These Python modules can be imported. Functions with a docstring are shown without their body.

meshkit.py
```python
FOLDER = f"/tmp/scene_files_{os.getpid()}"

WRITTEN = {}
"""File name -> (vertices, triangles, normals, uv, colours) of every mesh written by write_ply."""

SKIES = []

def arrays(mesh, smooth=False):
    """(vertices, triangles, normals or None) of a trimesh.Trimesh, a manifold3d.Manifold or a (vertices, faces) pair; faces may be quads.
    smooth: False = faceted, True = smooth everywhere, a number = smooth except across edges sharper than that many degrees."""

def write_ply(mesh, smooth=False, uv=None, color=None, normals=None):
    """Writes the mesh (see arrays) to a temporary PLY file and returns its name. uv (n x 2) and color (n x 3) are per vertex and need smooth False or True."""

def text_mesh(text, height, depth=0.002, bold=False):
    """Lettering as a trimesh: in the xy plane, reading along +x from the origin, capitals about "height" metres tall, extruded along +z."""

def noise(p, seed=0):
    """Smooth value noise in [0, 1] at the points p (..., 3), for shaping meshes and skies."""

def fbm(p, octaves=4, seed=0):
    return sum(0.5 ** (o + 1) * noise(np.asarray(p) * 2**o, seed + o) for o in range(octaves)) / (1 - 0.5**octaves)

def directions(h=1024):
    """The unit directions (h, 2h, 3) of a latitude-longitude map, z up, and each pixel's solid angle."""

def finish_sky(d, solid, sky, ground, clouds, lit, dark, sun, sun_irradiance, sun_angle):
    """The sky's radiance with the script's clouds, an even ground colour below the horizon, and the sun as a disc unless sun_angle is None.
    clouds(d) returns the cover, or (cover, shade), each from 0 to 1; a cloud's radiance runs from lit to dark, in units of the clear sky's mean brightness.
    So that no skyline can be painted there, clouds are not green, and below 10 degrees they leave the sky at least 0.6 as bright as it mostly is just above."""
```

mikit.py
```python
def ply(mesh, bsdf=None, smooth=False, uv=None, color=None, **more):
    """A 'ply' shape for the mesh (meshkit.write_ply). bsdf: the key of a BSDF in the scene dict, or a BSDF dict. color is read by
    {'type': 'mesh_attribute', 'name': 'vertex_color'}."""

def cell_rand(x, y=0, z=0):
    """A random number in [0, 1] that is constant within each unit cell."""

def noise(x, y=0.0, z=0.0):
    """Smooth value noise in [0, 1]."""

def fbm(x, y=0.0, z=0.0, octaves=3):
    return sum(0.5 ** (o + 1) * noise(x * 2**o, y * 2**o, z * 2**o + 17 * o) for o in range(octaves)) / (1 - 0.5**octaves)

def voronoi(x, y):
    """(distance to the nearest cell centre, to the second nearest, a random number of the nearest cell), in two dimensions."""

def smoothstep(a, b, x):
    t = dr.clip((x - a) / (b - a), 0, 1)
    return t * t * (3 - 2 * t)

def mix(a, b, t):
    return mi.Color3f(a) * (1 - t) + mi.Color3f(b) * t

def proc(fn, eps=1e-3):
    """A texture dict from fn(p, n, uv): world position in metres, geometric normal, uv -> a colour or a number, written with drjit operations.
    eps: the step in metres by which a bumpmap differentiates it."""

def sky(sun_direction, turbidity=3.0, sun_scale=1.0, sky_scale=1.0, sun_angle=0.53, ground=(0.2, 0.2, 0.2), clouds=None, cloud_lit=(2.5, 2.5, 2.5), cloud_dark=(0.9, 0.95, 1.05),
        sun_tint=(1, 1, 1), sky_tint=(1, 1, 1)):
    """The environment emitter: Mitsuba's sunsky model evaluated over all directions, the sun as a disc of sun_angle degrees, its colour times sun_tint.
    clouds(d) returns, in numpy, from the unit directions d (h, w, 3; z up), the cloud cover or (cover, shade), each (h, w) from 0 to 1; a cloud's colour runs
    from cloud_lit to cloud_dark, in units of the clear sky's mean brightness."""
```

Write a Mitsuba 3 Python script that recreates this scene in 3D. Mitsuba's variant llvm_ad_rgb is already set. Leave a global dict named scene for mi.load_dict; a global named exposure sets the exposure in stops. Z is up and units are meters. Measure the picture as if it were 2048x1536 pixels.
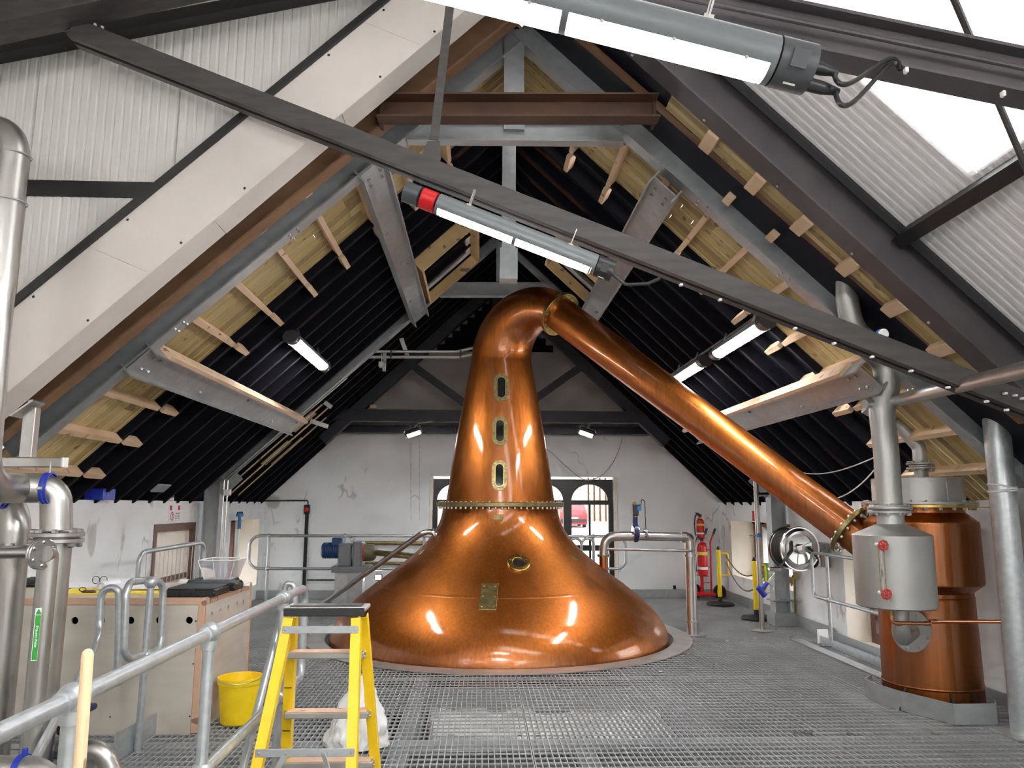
import math, random
import numpy as np
import trimesh
import drjit as dr
import mitsuba as mi
import manifold3d as m3
from shapely.geometry import Polygon, Point, box as sbox
from shapely.ops import unary_union
import mikit, meshkit
from mikit import proc, noise, fbm, smoothstep, mix

scene, labels = {"type": "scene"}, {}
T = mi.ScalarTransform4f

# ------------------------------------------------------------------ camera, sky, exposure
EYE = np.array([0.0, 0.0, 1.63])
FOC, YAW, PITCH, ROLL = 1540.0, math.radians(2.38), math.radians(8.894), math.radians(0.2)
FWD = np.array([math.sin(YAW) * math.cos(PITCH), math.cos(YAW) * math.cos(PITCH), math.sin(PITCH)])
_r = np.cross(FWD, [0, 0, 1.0]); _r /= np.linalg.norm(_r)
_u = np.cross(_r, FWD)
RIGHT, UP = _r * math.cos(ROLL) + _u * math.sin(ROLL), -_r * math.sin(ROLL) + _u * math.cos(ROLL)
scene["camera"] = {"type": "perspective", "fov": math.degrees(2 * math.atan(1024 / FOC)), "fov_axis": "x", "near_clip": 0.05, "far_clip": 300.0,
                   "to_world": T().look_at(origin=EYE.tolist(), target=(EYE + FWD).tolist(), up=UP.tolist())}
exposure = 2.1
LAMP = 26.0
scene["sky"] = mikit.sky([0.35, 0.25, 0.9], turbidity=6, sun_scale=0.0, sky_scale=1.0, ground=(0.3, 0.3, 0.29),
                         clouds=lambda d: np.full(d.shape[:2], 1.0), cloud_lit=(8.5, 8.5, 8.6), cloud_dark=(6, 6, 6))


def P(px, py, y=None, x=None, z=None):
    """Surveyed point of the photograph at a known depth y, side position x or height z (metres)."""
    d = FWD + RIGHT * (px - 1024) / FOC - UP * (py - 768) / FOC
    t = (y - EYE[1]) / d[1] if y is not None else (x - EYE[0]) / d[0] if x is not None else (z - EYE[2]) / d[2]
    return EYE + d * t


# ------------------------------------------------------------------ bookkeeping
def uniq(name):
    if name not in scene and name not in labels:
        return name
    k = 1
    while f"{name}_{k:03d}" in scene or f"{name}_{k:03d}" in labels:
        k += 1
    return f"{name}_{k:03d}"


def thing(name, label, cat, group=None):
    key = uniq(name)
    labels[key] = {"label": label, "category": cat}
    if group:
        labels[key]["group"] = group
    return key


def put(key, mesh, mat, smooth=False, **more):
    if isinstance(mesh, list):
        mesh = cat(mesh)
    scene[key] = mikit.ply(mesh, mat, smooth, **more)
    return key


def part(parent, name, mesh, mat, smooth=False, label=None, **more):
    key = uniq(parent + "__" + name)
    put(key, mesh, mat, smooth, **more)
    if label:
        labels[key] = {"label": label}
    return key


def parts(parent, name, meshes, mat):
    for m in meshes:
        part(parent, name, m, mat)


def one(name, mesh, mat, label, catg, smooth=False, group=None):
    key = thing(name, label, catg, group)
    return put(key, mesh, mat, smooth)


def struct(name, mesh, mat, smooth=False, label=None):
    key = uniq(name)
    labels[key] = {"kind": "structure"}
    if label:
        labels[key]["label"] = label
    if mesh is not None:
        put(key, mesh, mat, smooth)
    return key


# ------------------------------------------------------------------ mesh helpers
A = lambda *v: np.array(v, float)
nz = lambda v: np.asarray(v, float) / max(np.linalg.norm(v), 1e-12)


def TM(v, f):
    return trimesh.Trimesh(np.asarray(v, float), np.asarray(f), process=False)


def cat(ms):
    return trimesh.util.concatenate([m if isinstance(m, trimesh.Trimesh) else TM(*man(m)) for m in ms])


def man(m):
    q = m.to_mesh()
    return q.vert_properties[:, :3], q.tri_verts


BV = np.array([[x, y, z] for x in (-1, 1) for y in (-1, 1) for z in (-1, 1)], float) / 2
BF = np.array([[0, 1, 3], [0, 3, 2], [4, 6, 7], [4, 7, 5], [0, 4, 5], [0, 5, 1], [2, 3, 7], [2, 7, 6], [0, 2, 6], [0, 6, 4], [1, 5, 7], [1, 7, 3]])


def box(c, s, R=None):
    v = BV * np.asarray(s, float)
    if R is not None:
        v = v @ np.asarray(R).T
    return TM(v + np.asarray(c, float), BF)


def bx(x0, x1, y0, y1, z0, z1):
    return box(((x0 + x1) / 2, (y0 + y1) / 2, (z0 + z1) / 2), (abs(x1 - x0), abs(y1 - y0), abs(z1 - z0)))


def boxes(lo, hi):
    """One mesh of many axis-aligned boxes."""
    lo, hi = np.asarray(lo, float), np.asarray(hi, float)
    v = (lo + hi)[:, None] / 2 + BV[None] * (hi - lo)[:, None]
    return TM(v.reshape(-1, 3), (BF[None] + 8 * np.arange(len(lo))[:, None, None]).reshape(-1, 3))


def cbox(c, s, b=0.008, R=None):
    """Box with chamfered edges."""
    s = np.asarray(s, float); b = min(b, s.min() * 0.45)
    pts = []
    for k in range(3):
        t = s / 2 - b; t[k] = s[k] / 2
        pts.append(BV * 2 * t)
    v, f = man(m3.Manifold.hull_points(np.vstack(pts)))
    if R is not None:
        v = v @ np.asarray(R).T
    return TM(v + np.asarray(c, float), f)


def basis(d, up=(0, 0, 1)):
    """Rotation whose columns are (side, up-ish, d)."""
    d = nz(d); up = np.asarray(up, float)
    if abs(d @ nz(up)) > 0.995:
        up = A(0, 1, 0) if abs(d[1]) < 0.9 else A(1, 0, 0)
    s = nz(np.cross(up, d)); u = np.cross(d, s)
    return np.stack([s, u, d], 1)


def bar(p0, p1, w, h, up=(0, 0, 1)):
    """Rectangular bar from p0 to p1: w across (side), h along up."""
    p0, p1 = np.asarray(p0, float), np.asarray(p1, float)
    return box((p0 + p1) / 2, (w, h, np.linalg.norm(p1 - p0)), basis(p1 - p0, up))


def prism(poly, p0, p1, up=(0, 0, 1)):
    """The 2-D polygon (side, up) swept from p0 to p1."""
    p0, p1 = np.asarray(p0, float), np.asarray(p1, float)
    if not isinstance(poly, Polygon):
        poly = Polygon(poly)
    m = trimesh.creation.extrude_polygon(poly, float(np.linalg.norm(p1 - p0)), engine="earcut")
    return TM(m.vertices @ basis(p1 - p0, up).T + p0, m.faces)


def ibeam(p0, p1, d, w, tf=0.012, tw=0.009, up=(0, 0, 1)):
    a, b, c = w / 2, d / 2, tw / 2
    return prism([(-a, -b), (a, -b), (a, -b + tf), (c, -b + tf), (c, b - tf), (a, b - tf), (a, b), (-a, b), (-a, b - tf), (-c, b - tf), (-c, -b + tf), (-a, -b + tf)], p0, p1, up)


def channel(p0, p1, d, w, t=0.01, up=(0, 0, 1), flip=1):
    b = d / 2
    q = [(0, -b), (w, -b), (w, -b + t), (t, -b + t), (t, b - t), (w, b - t), (w, b), (0, b)]
    return prism([(flip * x, y) for x, y in (q if flip > 0 else q[::-1])], p0, p1, up)


def tube(path, r, n=18, caps=True):
    path = np.asarray(path, float); m = len(path)
    r = np.broadcast_to(np.asarray(r, float), (m,))
    t = np.gradient(path, axis=0); t /= np.linalg.norm(t, axis=1, keepdims=True) + 1e-12
    s = nz(np.cross(t[0], [0, 0, 1] if abs(t[0][2]) < 0.9 else [1, 0, 0]))
    ang = np.arange(n) * 2 * np.pi / n
    vs = []
    for i in range(m):
        s = nz(s - t[i] * (s @ t[i])); u = np.cross(t[i], s)
        vs.append(path[i] + r[i] * (np.cos(ang)[:, None] * s + np.sin(ang)[:, None] * u))
    v = np.vstack(vs); f = []
    i, j = np.meshgrid(np.arange(m - 1), np.arange(n), indexing="ij"); i, j = i.ravel(), j.ravel(); k = (j + 1) % n
    f = np.vstack([np.stack([i * n + j, i * n + k, (i + 1) * n + k], 1), np.stack([i * n + j, (i + 1) * n + k, (i + 1) * n + j], 1)])
    if caps:
        v = np.vstack([v, path[:1], path[-1:]])
        jj = np.arange(n); kk = (jj + 1) % n
        f = np.vstack([f, np.stack([kk, jj, jj * 0 + m * n], 1), np.stack([(m - 1) * n + jj, (m - 1) * n + kk, jj * 0 + m * n + 1], 1)])
    return TM(v, f)


def fillet(pts, rad, n=8):
    """A polyline with rounded corners."""
    pts = [np.asarray(p, float) for p in pts]
    rad = np.broadcast_to(rad, (len(pts),))
    out = [pts[0]]
    for a, p, b, R in zip(pts[:-2], pts[1:-1], pts[2:], rad[1:-1]):
        u, v = nz(a - p), nz(b - p)
        half = math.acos(np.clip(u @ v, -1, 1)) / 2
        d = min(R / math.tan(half), 0.49 * np.linalg.norm(a - p), 0.49 * np.linalg.norm(b - p))
        Rr = d * math.tan(half); c = p + nz(u + v) * Rr / math.sin(half)
        s, e = p + u * d - c, p + v * d - c
        om = math.acos(np.clip(nz(s) @ nz(e), -1, 1))
        for q in np.linspace(0, 1, n + 1):
            out.append(c + (math.sin((1 - q) * om) * s + math.sin(q * om) * e) / max(math.sin(om), 1e-9) if om > 1e-4 else c + s)
    out.append(pts[-1])
    keep = [out[0]]
    for p in out[1:]:
        if np.linalg.norm(p - keep[-1]) > 1e-4:
            keep.append(p)
    return np.array(keep)


def pipe(pts, r, bend=0.15, n=18):
    return tube(fillet(pts, bend), r, n)


def lathe(prof, c=(0, 0, 0), n=64, axis=None):
    """Profile of (r, z) turned about the vertical through c (or along axis)."""
    prof = np.asarray(prof, float); m = len(prof); ang = np.arange(n) * 2 * np.pi / n
    v = np.stack([prof[:, None, 0] * np.cos(ang), prof[:, None, 0] * np.sin(ang), np.repeat(prof[:, 1:2], n, 1)], -1).reshape(-1, 3)
    i, j = np.meshgrid(np.arange(m - 1), np.arange(n), indexing="ij"); i, j = i.ravel(), j.ravel(); k = (j + 1) % n
    f = np.vstack([np.stack([i * n + j, i * n + k, (i + 1) * n + k], 1), np.stack([i * n + j, (i + 1) * n + k, (i + 1) * n + j], 1)])
    if axis is not None:
        v = v @ basis(axis).T
    return TM(v + np.asarray(c, float), f)


def disc(c, axis, r, t, n=32, b=0.004, hole=0.0):
    """Round plate centred at c."""
    b = min(b, t * 0.45)
    q = [(hole, -t / 2), (r - b, -t / 2), (r, -t / 2 + b), (r, t / 2 - b), (r - b, t / 2), (hole, t / 2)] + ([(hole, -t / 2)] if hole else [])
    return lathe(q, c, n, axis)


def hexbolt(c, axis, r=0.012, h=0.012):
    return lathe([(0, h), (r * 0.8, h), (r, h * 0.7), (r, 0)][::-1], c, 6, axis)


def flange(parent, name, c, axis, R, t, nb, mat, boltmat, rb=None, bolt_r=0.013, both=True, gap=0.0, hole=0.0):
    """A flange plate (or a pair with a joint) with its ring of bolts as sub-parts."""
    c = np.asarray(c, float); ax = nz(axis)
    if gap:
        k = part(parent, name, [disc(c + ax * (t / 2 + gap / 2), ax, R, t, 40, hole=hole), disc(c - ax * (t / 2 + gap / 2), ax, R, t, 40, hole=hole), disc(c, ax, R * 0.8, gap, 24, hole=hole)], mat, 40)
        e = t + gap / 2
    else:
        k = part(parent, name, disc(c, ax, R, t, 48, hole=hole), mat, 40); e = t / 2
    B = basis(ax); rb = rb or R * 0.86
    for i in range(nb):
        a = 2 * math.pi * (i + 0.5) / nb
        q = c + rb * (B[:, 0] * math.cos(a) + B[:, 1] * math.sin(a))
        ms = [hexbolt(q + ax * e, ax, bolt_r, bolt_r)] + ([hexbolt(q - ax * e, -ax, bolt_r, bolt_r * 1.3)] if both else [])
        if k.count("__") < 2:
            parts(k, "bolt", ms, boltmat)
        else:
            parts(parent, "bolt", ms, boltmat)
    return k


def stadium(w, h, n=14):
    r = w / 2; s = h / 2 - r; a = np.linspace(0, np.pi, n)
    return np.vstack([np.stack([r * np.cos(a), s + r * np.sin(a)], 1), np.stack([r * np.cos(a + np.pi), -s + r * np.sin(a + np.pi)], 1)])


def ext(poly, t, O, R):
    """Polygon in the plane of R's first two columns at O, thickness t along the third."""
    ms = []
    for g in getattr(poly, "geoms", [poly]):
        m = trimesh.creation.extrude_polygon(g, t, engine="earcut")
        ms.append(TM(m.vertices @ np.asarray(R).T + np.asarray(O), m.faces))
    return cat(ms)


def cut(a, *bs):
    """Boolean difference of axis-aligned boxes given as (x0,x1,y0,y1,z0,z1) or Manifolds."""
    mk = lambda q: q if isinstance(q, m3.Manifold) else m3.Manifold.cube([q[1] - q[0], q[3] - q[2], q[5] - q[4]]).translate([q[0], q[2], q[4]])
    m = mk(a)
    for b in bs:
        m = m - mk(b)
    return TM(*man(m))


def text(s, h, O, R, depth=0.001, bold=True):
    m = meshkit.text_mesh(s, h, depth, bold)
    return TM(m.vertices @ np.asarray(R).T + np.asarray(O), m.faces)


# ------------------------------------------------------------------ materials
RGB = lambda c: {"type": "rgb", "value": list(map(float, c))}


def mat(name, base, rough=0.5, metal=0.0, bump=None, bscale=0.002, **kw):
    b = {"type": "principled", "base_color": proc(base) if callable(base) else RGB(base), "roughness": proc(rough) if callable(rough) else rough, "metallic": metal, **kw}
    if bump:
        b = {"type": "bumpmap", "arbitrary": proc(bump), "scale": bscale, "bsdf": b}
    scene[name] = {"type": "twosided", "bsdf": b}
    return name


def streak(p, s=55.0, v=1.3):
    return fbm(p.x * s, p.y * s, p.z * v, 2)


def copper_fn(p, n, uv):
    s = streak(p, 62, 0.7)
    b = fbm(p.x * 1.6 + 3, p.y * 1.6, p.z * 1.9, 3)
    c = mix((0.29, 0.072, 0.013), (0.57, 0.188, 0.040), dr.clip(0.12 + 0.75 * b + 0.6 * (s - 0.5), 0, 1))
    dark = smoothstep(0.60, 0.80, fbm(p.x * 2.3 + 9, p.y * 2.3, p.z * 1.1, 3))
    return mix(c, (0.22, 0.062, 0.016), dark * 0.6)


def dcopper_fn(p, n, uv):
    s = streak(p, 60, 1.0)
    b = fbm(p.x * 3 + 5, p.y * 3, p.z * 1.7, 3)
    return mix((0.20, 0.052, 0.010), (0.46, 0.150, 0.030), dr.clip(0.1 + 0.7 * b + 0.6 * (s - 0.5), 0, 1))


def lacquered(name, base, rough, coat):
    """Brushed copper under a clear lacquer: a rough metal with a thin share of sharp white reflection."""
    scene[name] = {"type": "blendbsdf", "weight": coat, "bsdf_0": {"type": "twosided", "bsdf": {"type": "principled", "base_color": proc(base), "roughness": proc(rough), "metallic": 1.0}},
                   "bsdf_1": {"type": "twosided", "bsdf": {"type": "roughconductor", "material": "none", "alpha": 0.022, "specular_reflectance": RGB((0.9, 0.88, 0.85))}}}


lacquered("copper", copper_fn, lambda p, n, uv: 0.40 + 0.10 * streak(p, 70, 2.0), 0.09)
lacquered("copper_condenser", dcopper_fn, lambda p, n, uv: 0.34 + 0.14 * streak(p, 70, 2.0), 0.06)
mat("copper_tube", (0.72, 0.30, 0.15), 0.25, 1.0)
mat("brass", lambda p, n, uv: mix((0.42, 0.28, 0.07), (0.70, 0.52, 0.18), fbm(p.x * 14, p.y * 14, p.z * 14, 3)), 0.27, 1.0)
mat("brass_dull", lambda p, n, uv: mix((0.16, 0.13, 0.06), (0.42, 0.34, 0.15), fbm(p.x * 22, p.y * 22, p.z * 30, 3)), 0.42, 0.9)
mat("stainless", lambda p, n, uv: mix((0.40, 0.385, 0.36), (0.66, 0.645, 0.62), fbm(p.x * 9, p.y * 9, p.z * 3.5, 3)), lambda p, n, uv: 0.26 + 0.22 * fbm(p.x * 6, p.y * 6, p.z * 2, 2), 1.0)
mat("steel_satin", lambda p, n, uv: mix((0.40, 0.395, 0.38), (0.56, 0.55, 0.53), fbm(p.x * 5, p.y * 5, p.z * 3, 3)), 0.5, 0.85)
mat("chrome", (0.66, 0.65, 0.63), 0.22, 1.0)
mat("bolt_steel", (0.62, 0.62, 0.60), 0.25, 1.0)


def galv_fn(p, n, uv):
    a = fbm(p.x * 16, p.y * 16, p.z * 16, 3); b = fbm(p.x * 2.2, p.y * 2.2, p.z * 2.2, 2)
    return mix((0.25, 0.27, 0.28), (0.46, 0.475, 0.48), dr.clip(0.2 + 0.5 * a + 0.5 * (b - 0.3), 0, 1))


mat("galv", galv_fn, 0.45, 0.55)
mat("galv_rail", lambda p, n, uv: mix((0.42, 0.45, 0.47), (0.62, 0.65, 0.66), fbm(p.x * 30, p.y * 30, p.z * 30, 3)), 0.34, 0.7)
mat("galv_grate", lambda p, n, uv: mix((0.30, 0.312, 0.315), (0.46, 0.47, 0.47), fbm(p.x * 3, p.y * 3, 1.0, 3)), 0.45, 0.35)
mat("chequer", lambda p, n, uv: mix((0.50, 0.48, 0.46), (0.66, 0.64, 0.61), fbm(p.x * 9, p.y * 9, 0.0, 3)), 0.36, 0.8,
    bump=lambda p, n, uv: smoothstep(0.25, 0.5, dr.sin((p.x + p.y) * 90) * dr.sin((p.x - p.y) * 45)), bscale=0.002)
mat("primer_steel", lambda p, n, uv: mix((0.045, 0.040, 0.045), (0.085, 0.075, 0.078), fbm(p.x * 4, p.y * 4, p.z * 4, 3)), 0.55, 0.0)
mat("dark_grey_steel", lambda p, n, uv: mix((0.034, 0.032, 0.033), (0.080, 0.072, 0.069), fbm(p.x * 7, p.y * 30, p.z * 30, 3)), 0.5, 0.2)
mat("black_steel", (0.012, 0.012, 0.013), 0.5)
mat("rust_light", lambda p, n, uv: mix((0.07, 0.034, 0.019), (0.25, 0.135, 0.065), fbm(p.x * 3, p.y * 9, p.z * 3, 4)), 0.7)
mat("rust_steel", lambda p, n, uv: mix((0.026, 0.013, 0.010), (0.105, 0.050, 0.024), fbm(p.x * 3, p.y * 9, p.z * 3, 4)), 0.7, 0.1)


def black_fn(p, n, uv):
    hole = smoothstep(0.64, 0.70, fbm(p.x * 1.3 + 4, p.y * 1.1, p.z * 1.3 + 2.2, 3))
    return mix((0.0042, 0.0048, 0.0105), (0.060, 0.022, 0.009), hole)


mat("black_boards", black_fn, 0.55, specular=0.25)
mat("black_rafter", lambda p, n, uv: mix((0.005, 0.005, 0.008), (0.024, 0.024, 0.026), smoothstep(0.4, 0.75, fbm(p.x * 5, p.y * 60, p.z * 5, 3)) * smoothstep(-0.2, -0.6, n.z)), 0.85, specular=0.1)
mat("black_timber", lambda p, n, uv: mix((0.008, 0.009, 0.014), (0.020, 0.022, 0.030), fbm(p.x * 6, p.y * 6, p.z * 6, 3)), 0.5, specular=0.35)
mat("black_paint", (0.008, 0.008, 0.009), 0.35)


def wood(a, b, kx=2.0, ky=40.0, kz=2.0):
    def fn(p, n, uv):
        g = fbm(p.x * kx, p.y * ky, p.z * kz, 3); k = smoothstep(0.86, 0.90, noise(p.x * 11, p.y * 24, p.z * 11))
        return mix(mix(a, b, g), (0.10, 0.05, 0.02), k * 0.7)
    return fn


mat("new_board", wood((0.27, 0.195, 0.075), (0.47, 0.37, 0.165)), 0.6)
mat("new_board_pale", wood((0.36, 0.28, 0.125), (0.58, 0.46, 0.24)), 0.6)
mat("new_board_dark", wood((0.17, 0.125, 0.055), (0.34, 0.25, 0.11)), 0.6)
mat("pale_timber", wood((0.48, 0.315, 0.19), (0.68, 0.50, 0.34), 8, 3, 8), 0.6)
mat("pine", wood((0.52, 0.33, 0.14), (0.78, 0.55, 0.27), 4, 4, 4), 0.5)
mat("beech", wood((0.66, 0.45, 0.25), (0.80, 0.60, 0.38), 30, 30, 3), 0.45)
mat("edging", wood((0.46, 0.28, 0.18), (0.60, 0.40, 0.28), 5, 5, 5), 0.5)
mat("plywood", lambda p, n, uv: mix(mix((0.44, 0.395, 0.335), (0.56, 0.515, 0.455), fbm(p.x * 2, p.y * 2, p.z * 9, 3)), (0.40, 0.33, 0.26), 0.5 * smoothstep(0.62, 0.8, fbm(p.x * 3, p.y * 3, p.z * 2 + 7, 4))), 0.5)
mat("fire_board", lambda p, n, uv: mix((0.54, 0.49, 0.45), (0.66, 0.605, 0.565), fbm(p.x * 1.4, p.y * 3, p.z * 1.4, 4)), 0.7)


def plaster_fn(p, n, uv):
    b = fbm(p.x * 1.1, p.y * 1.1, p.z * 1.1, 3)
    c = mix((0.65, 0.67, 0.67), (0.80, 0.825, 0.83), smoothstep(0.25, 0.6, b))
    spot = smoothstep(0.63, 0.74, fbm(p.x * 4 + 3, p.y * 4.5, p.z * 2.4, 4)) * smoothstep(-3.0, -3.8, p.x)
    c = mix(c, (0.22, 0.19, 0.15), spot * 0.5)
    crack = smoothstep(0.018, 0.0, dr.abs(fbm(p.x * 1.7 + 31, p.y * 1.7, p.z * 0.9, 4) - 0.47)) * smoothstep(0.52, 0.66, fbm(p.x * 2.2 + 8, p.y * 2, p.z * 2, 2))
    c = mix(c, (0.36, 0.34, 0.32), crack * 0.7)
    hi = smoothstep(2.5, 3.3, p.z) * smoothstep(13.9, 14.1, p.y)  # dimness of the upper gable, put into the plaster colour as mottled grey
    shade_mottle = fbm(p.x * 2.4, p.y, p.z * 2.4 + 3, 4)
    return mix(c, mix((0.14, 0.13, 0.12), (0.40, 0.39, 0.37), shade_mottle), hi * 0.85)


mat("plaster", plaster_fn, 0.75, bump=lambda p, n, uv: fbm(p.x * 14, p.y * 14, p.z * 14, 3), bscale=0.006)
mat("reveal", lambda p, n, uv: mix((0.74, 0.68, 0.58), (0.86, 0.81, 0.72), fbm(p.x * 3, p.y * 3, p.z * 3, 3)), 0.8)
mat("cladding", lambda p, n, uv: mix((0.62, 0.60, 0.56), (0.74, 0.72, 0.69), fbm(p.x * 1.2, p.y * 1.2, p.z * 0.5, 3)), 0.45)
mat("roof_sheet", lambda p, n, uv: mix((0.78, 0.76, 0.76), (0.88, 0.86, 0.86), fbm(p.x * 1.2, p.y * 1.2, p.z * 0.5, 3)), 0.5)
mat("concrete", lambda p, n, uv: mix((0.30, 0.30, 0.29), (0.46, 0.455, 0.44), fbm(p.x * 2, p.y * 2, p.z * 2, 4)), 0.8)
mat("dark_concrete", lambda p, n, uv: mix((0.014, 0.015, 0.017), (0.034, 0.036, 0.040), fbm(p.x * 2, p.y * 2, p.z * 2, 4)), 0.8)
mat("rubble", lambda p, n, uv: mix((0.62, 0.61, 0.59), (0.90, 0.895, 0.88), smoothstep(0.3, 0.6, fbm(p.x * 6, p.y * 6, p.z * 6, 4))), 0.85)
mat("yellow_grp", lambda p, n, uv: mix((0.74, 0.47, 0.004), (0.84, 0.56, 0.008), fbm(p.x * 20, p.y * 20, p.z * 4, 2)), 0.35)
mat("yellow_plastic", lambda p, n, uv: mix((0.80, 0.55, 0.006), (0.90, 0.66, 0.012), fbm(p.x * 14, p.y * 14, p.z * 14, 3)), 0.4)
mat("black_plastic", (0.016, 0.016, 0.018), 0.4)
mat("grey_plastic", (0.055, 0.06, 0.065), 0.4)
mat("lamp_grey", (0.13, 0.145, 0.15), 0.4)
mat("red_paint", (0.52, 0.012, 0.014), 0.3)
mat("red_handwheel", (0.44, 0.035, 0.03), 0.4)
mat("orange_paint", (0.40, 0.06, 0.02), 0.5)
mat("olive_paint", (0.10, 0.10, 0.06), 0.45)
mat("machine_grey", (0.15, 0.17, 0.18), 0.4)
mat("navy_paint", (0.010, 0.018, 0.095), 0.35)
mat("motor_blue", (0.012, 0.045, 0.13), 0.35)
mat("blue_rubber", (0.015, 0.035, 0.36), 0.4)
mat("bright_blue", (0.02, 0.16, 0.42), 0.4)
mat("green_label", (0.035, 0.33, 0.045), 0.5)
mat("green_plastic", (0.05, 0.25, 0.03), 0.5)
mat("white_plastic", (0.78, 0.78, 0.77), 0.45)
mat("white_paper", (0.76, 0.77, 0.82), 0.8)
mat("yellow_paper", (0.78, 0.60, 0.09), 0.8)
mat("brown_frame", (0.13, 0.062, 0.045), 0.5)
mat("rubber_black", (0.012, 0.012, 0.012), 0.6)
mat("cable_grey", (0.30, 0.30, 0.30), 0.6)
mat("white_sack", lambda p, n, uv: mix((0.56, 0.55, 0.53), (0.80, 0.79, 0.77), fbm(p.x * 12, p.y * 12, p.z * 12, 3)), 0.5)
mat("glass_dark", (0.012, 0.014, 0.015), 0.05, specular=0.8)
mat("stone", lambda p, n, uv: mix((0.36, 0.30, 0.23), (0.68, 0.60, 0.50), fbm(p.x * 2.2, p.y * 2, p.z * 5, 3)), 0.9)
mat("asphalt", (0.42, 0.41, 0.39), 0.9)
mat("car_red", (0.55, 0.012, 0.020), 0.2, clearcoat=1.0)
scene["pane"] = {"type": "thindielectric", "int_ior": 1.5}
scene["rooflight_sheet"] = {"type": "principledthin", "base_color": RGB((0.95, 0.95, 0.93)), "diff_trans": 1.7, "roughness": 0.6}
scene["clear_plastic"] = {"type": "blendbsdf", "weight": 0.15, "bsdf_0": {"type": "thindielectric", "int_ior": 1.45}, "bsdf_1": {"type": "twosided", "bsdf": {"type": "diffuse", "reflectance": RGB((0.72, 0.70, 0.80))}}}
GL = ("galv", "galv_rail")


def emit(key_parent, name, mesh, k=1.0, tint=(1.0, 1.0, 1.0)):
    key = uniq(key_parent + "__" + name)
    scene[key] = mikit.ply(mesh, "white_plastic", False, emitter={"type": "area", "radiance": RGB([LAMP * k * c for c in tint])})
    return key



# ------------------------------------------------------------------ the old building
XL, XR, YB, XC = -3.85, 4.40, 14.2, 0.275         # inner faces of the side and gable walls, ridge line
SLOPE, ZRIDGE = 0.94, 5.50                         # underside of the old rafters
SL = lambda x, h=0.0: ZRIDGE + h - SLOPE * abs(x - XC)
NRM = {s: nz((SLOPE * s, 0, 1)) for s in (-1, 1)}  # outward normal of each roof slope


def wall_cut(name, a, bs, mt="plaster", label=None):
    return struct(name, cut(a, *bs), mt, False, label)


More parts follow.
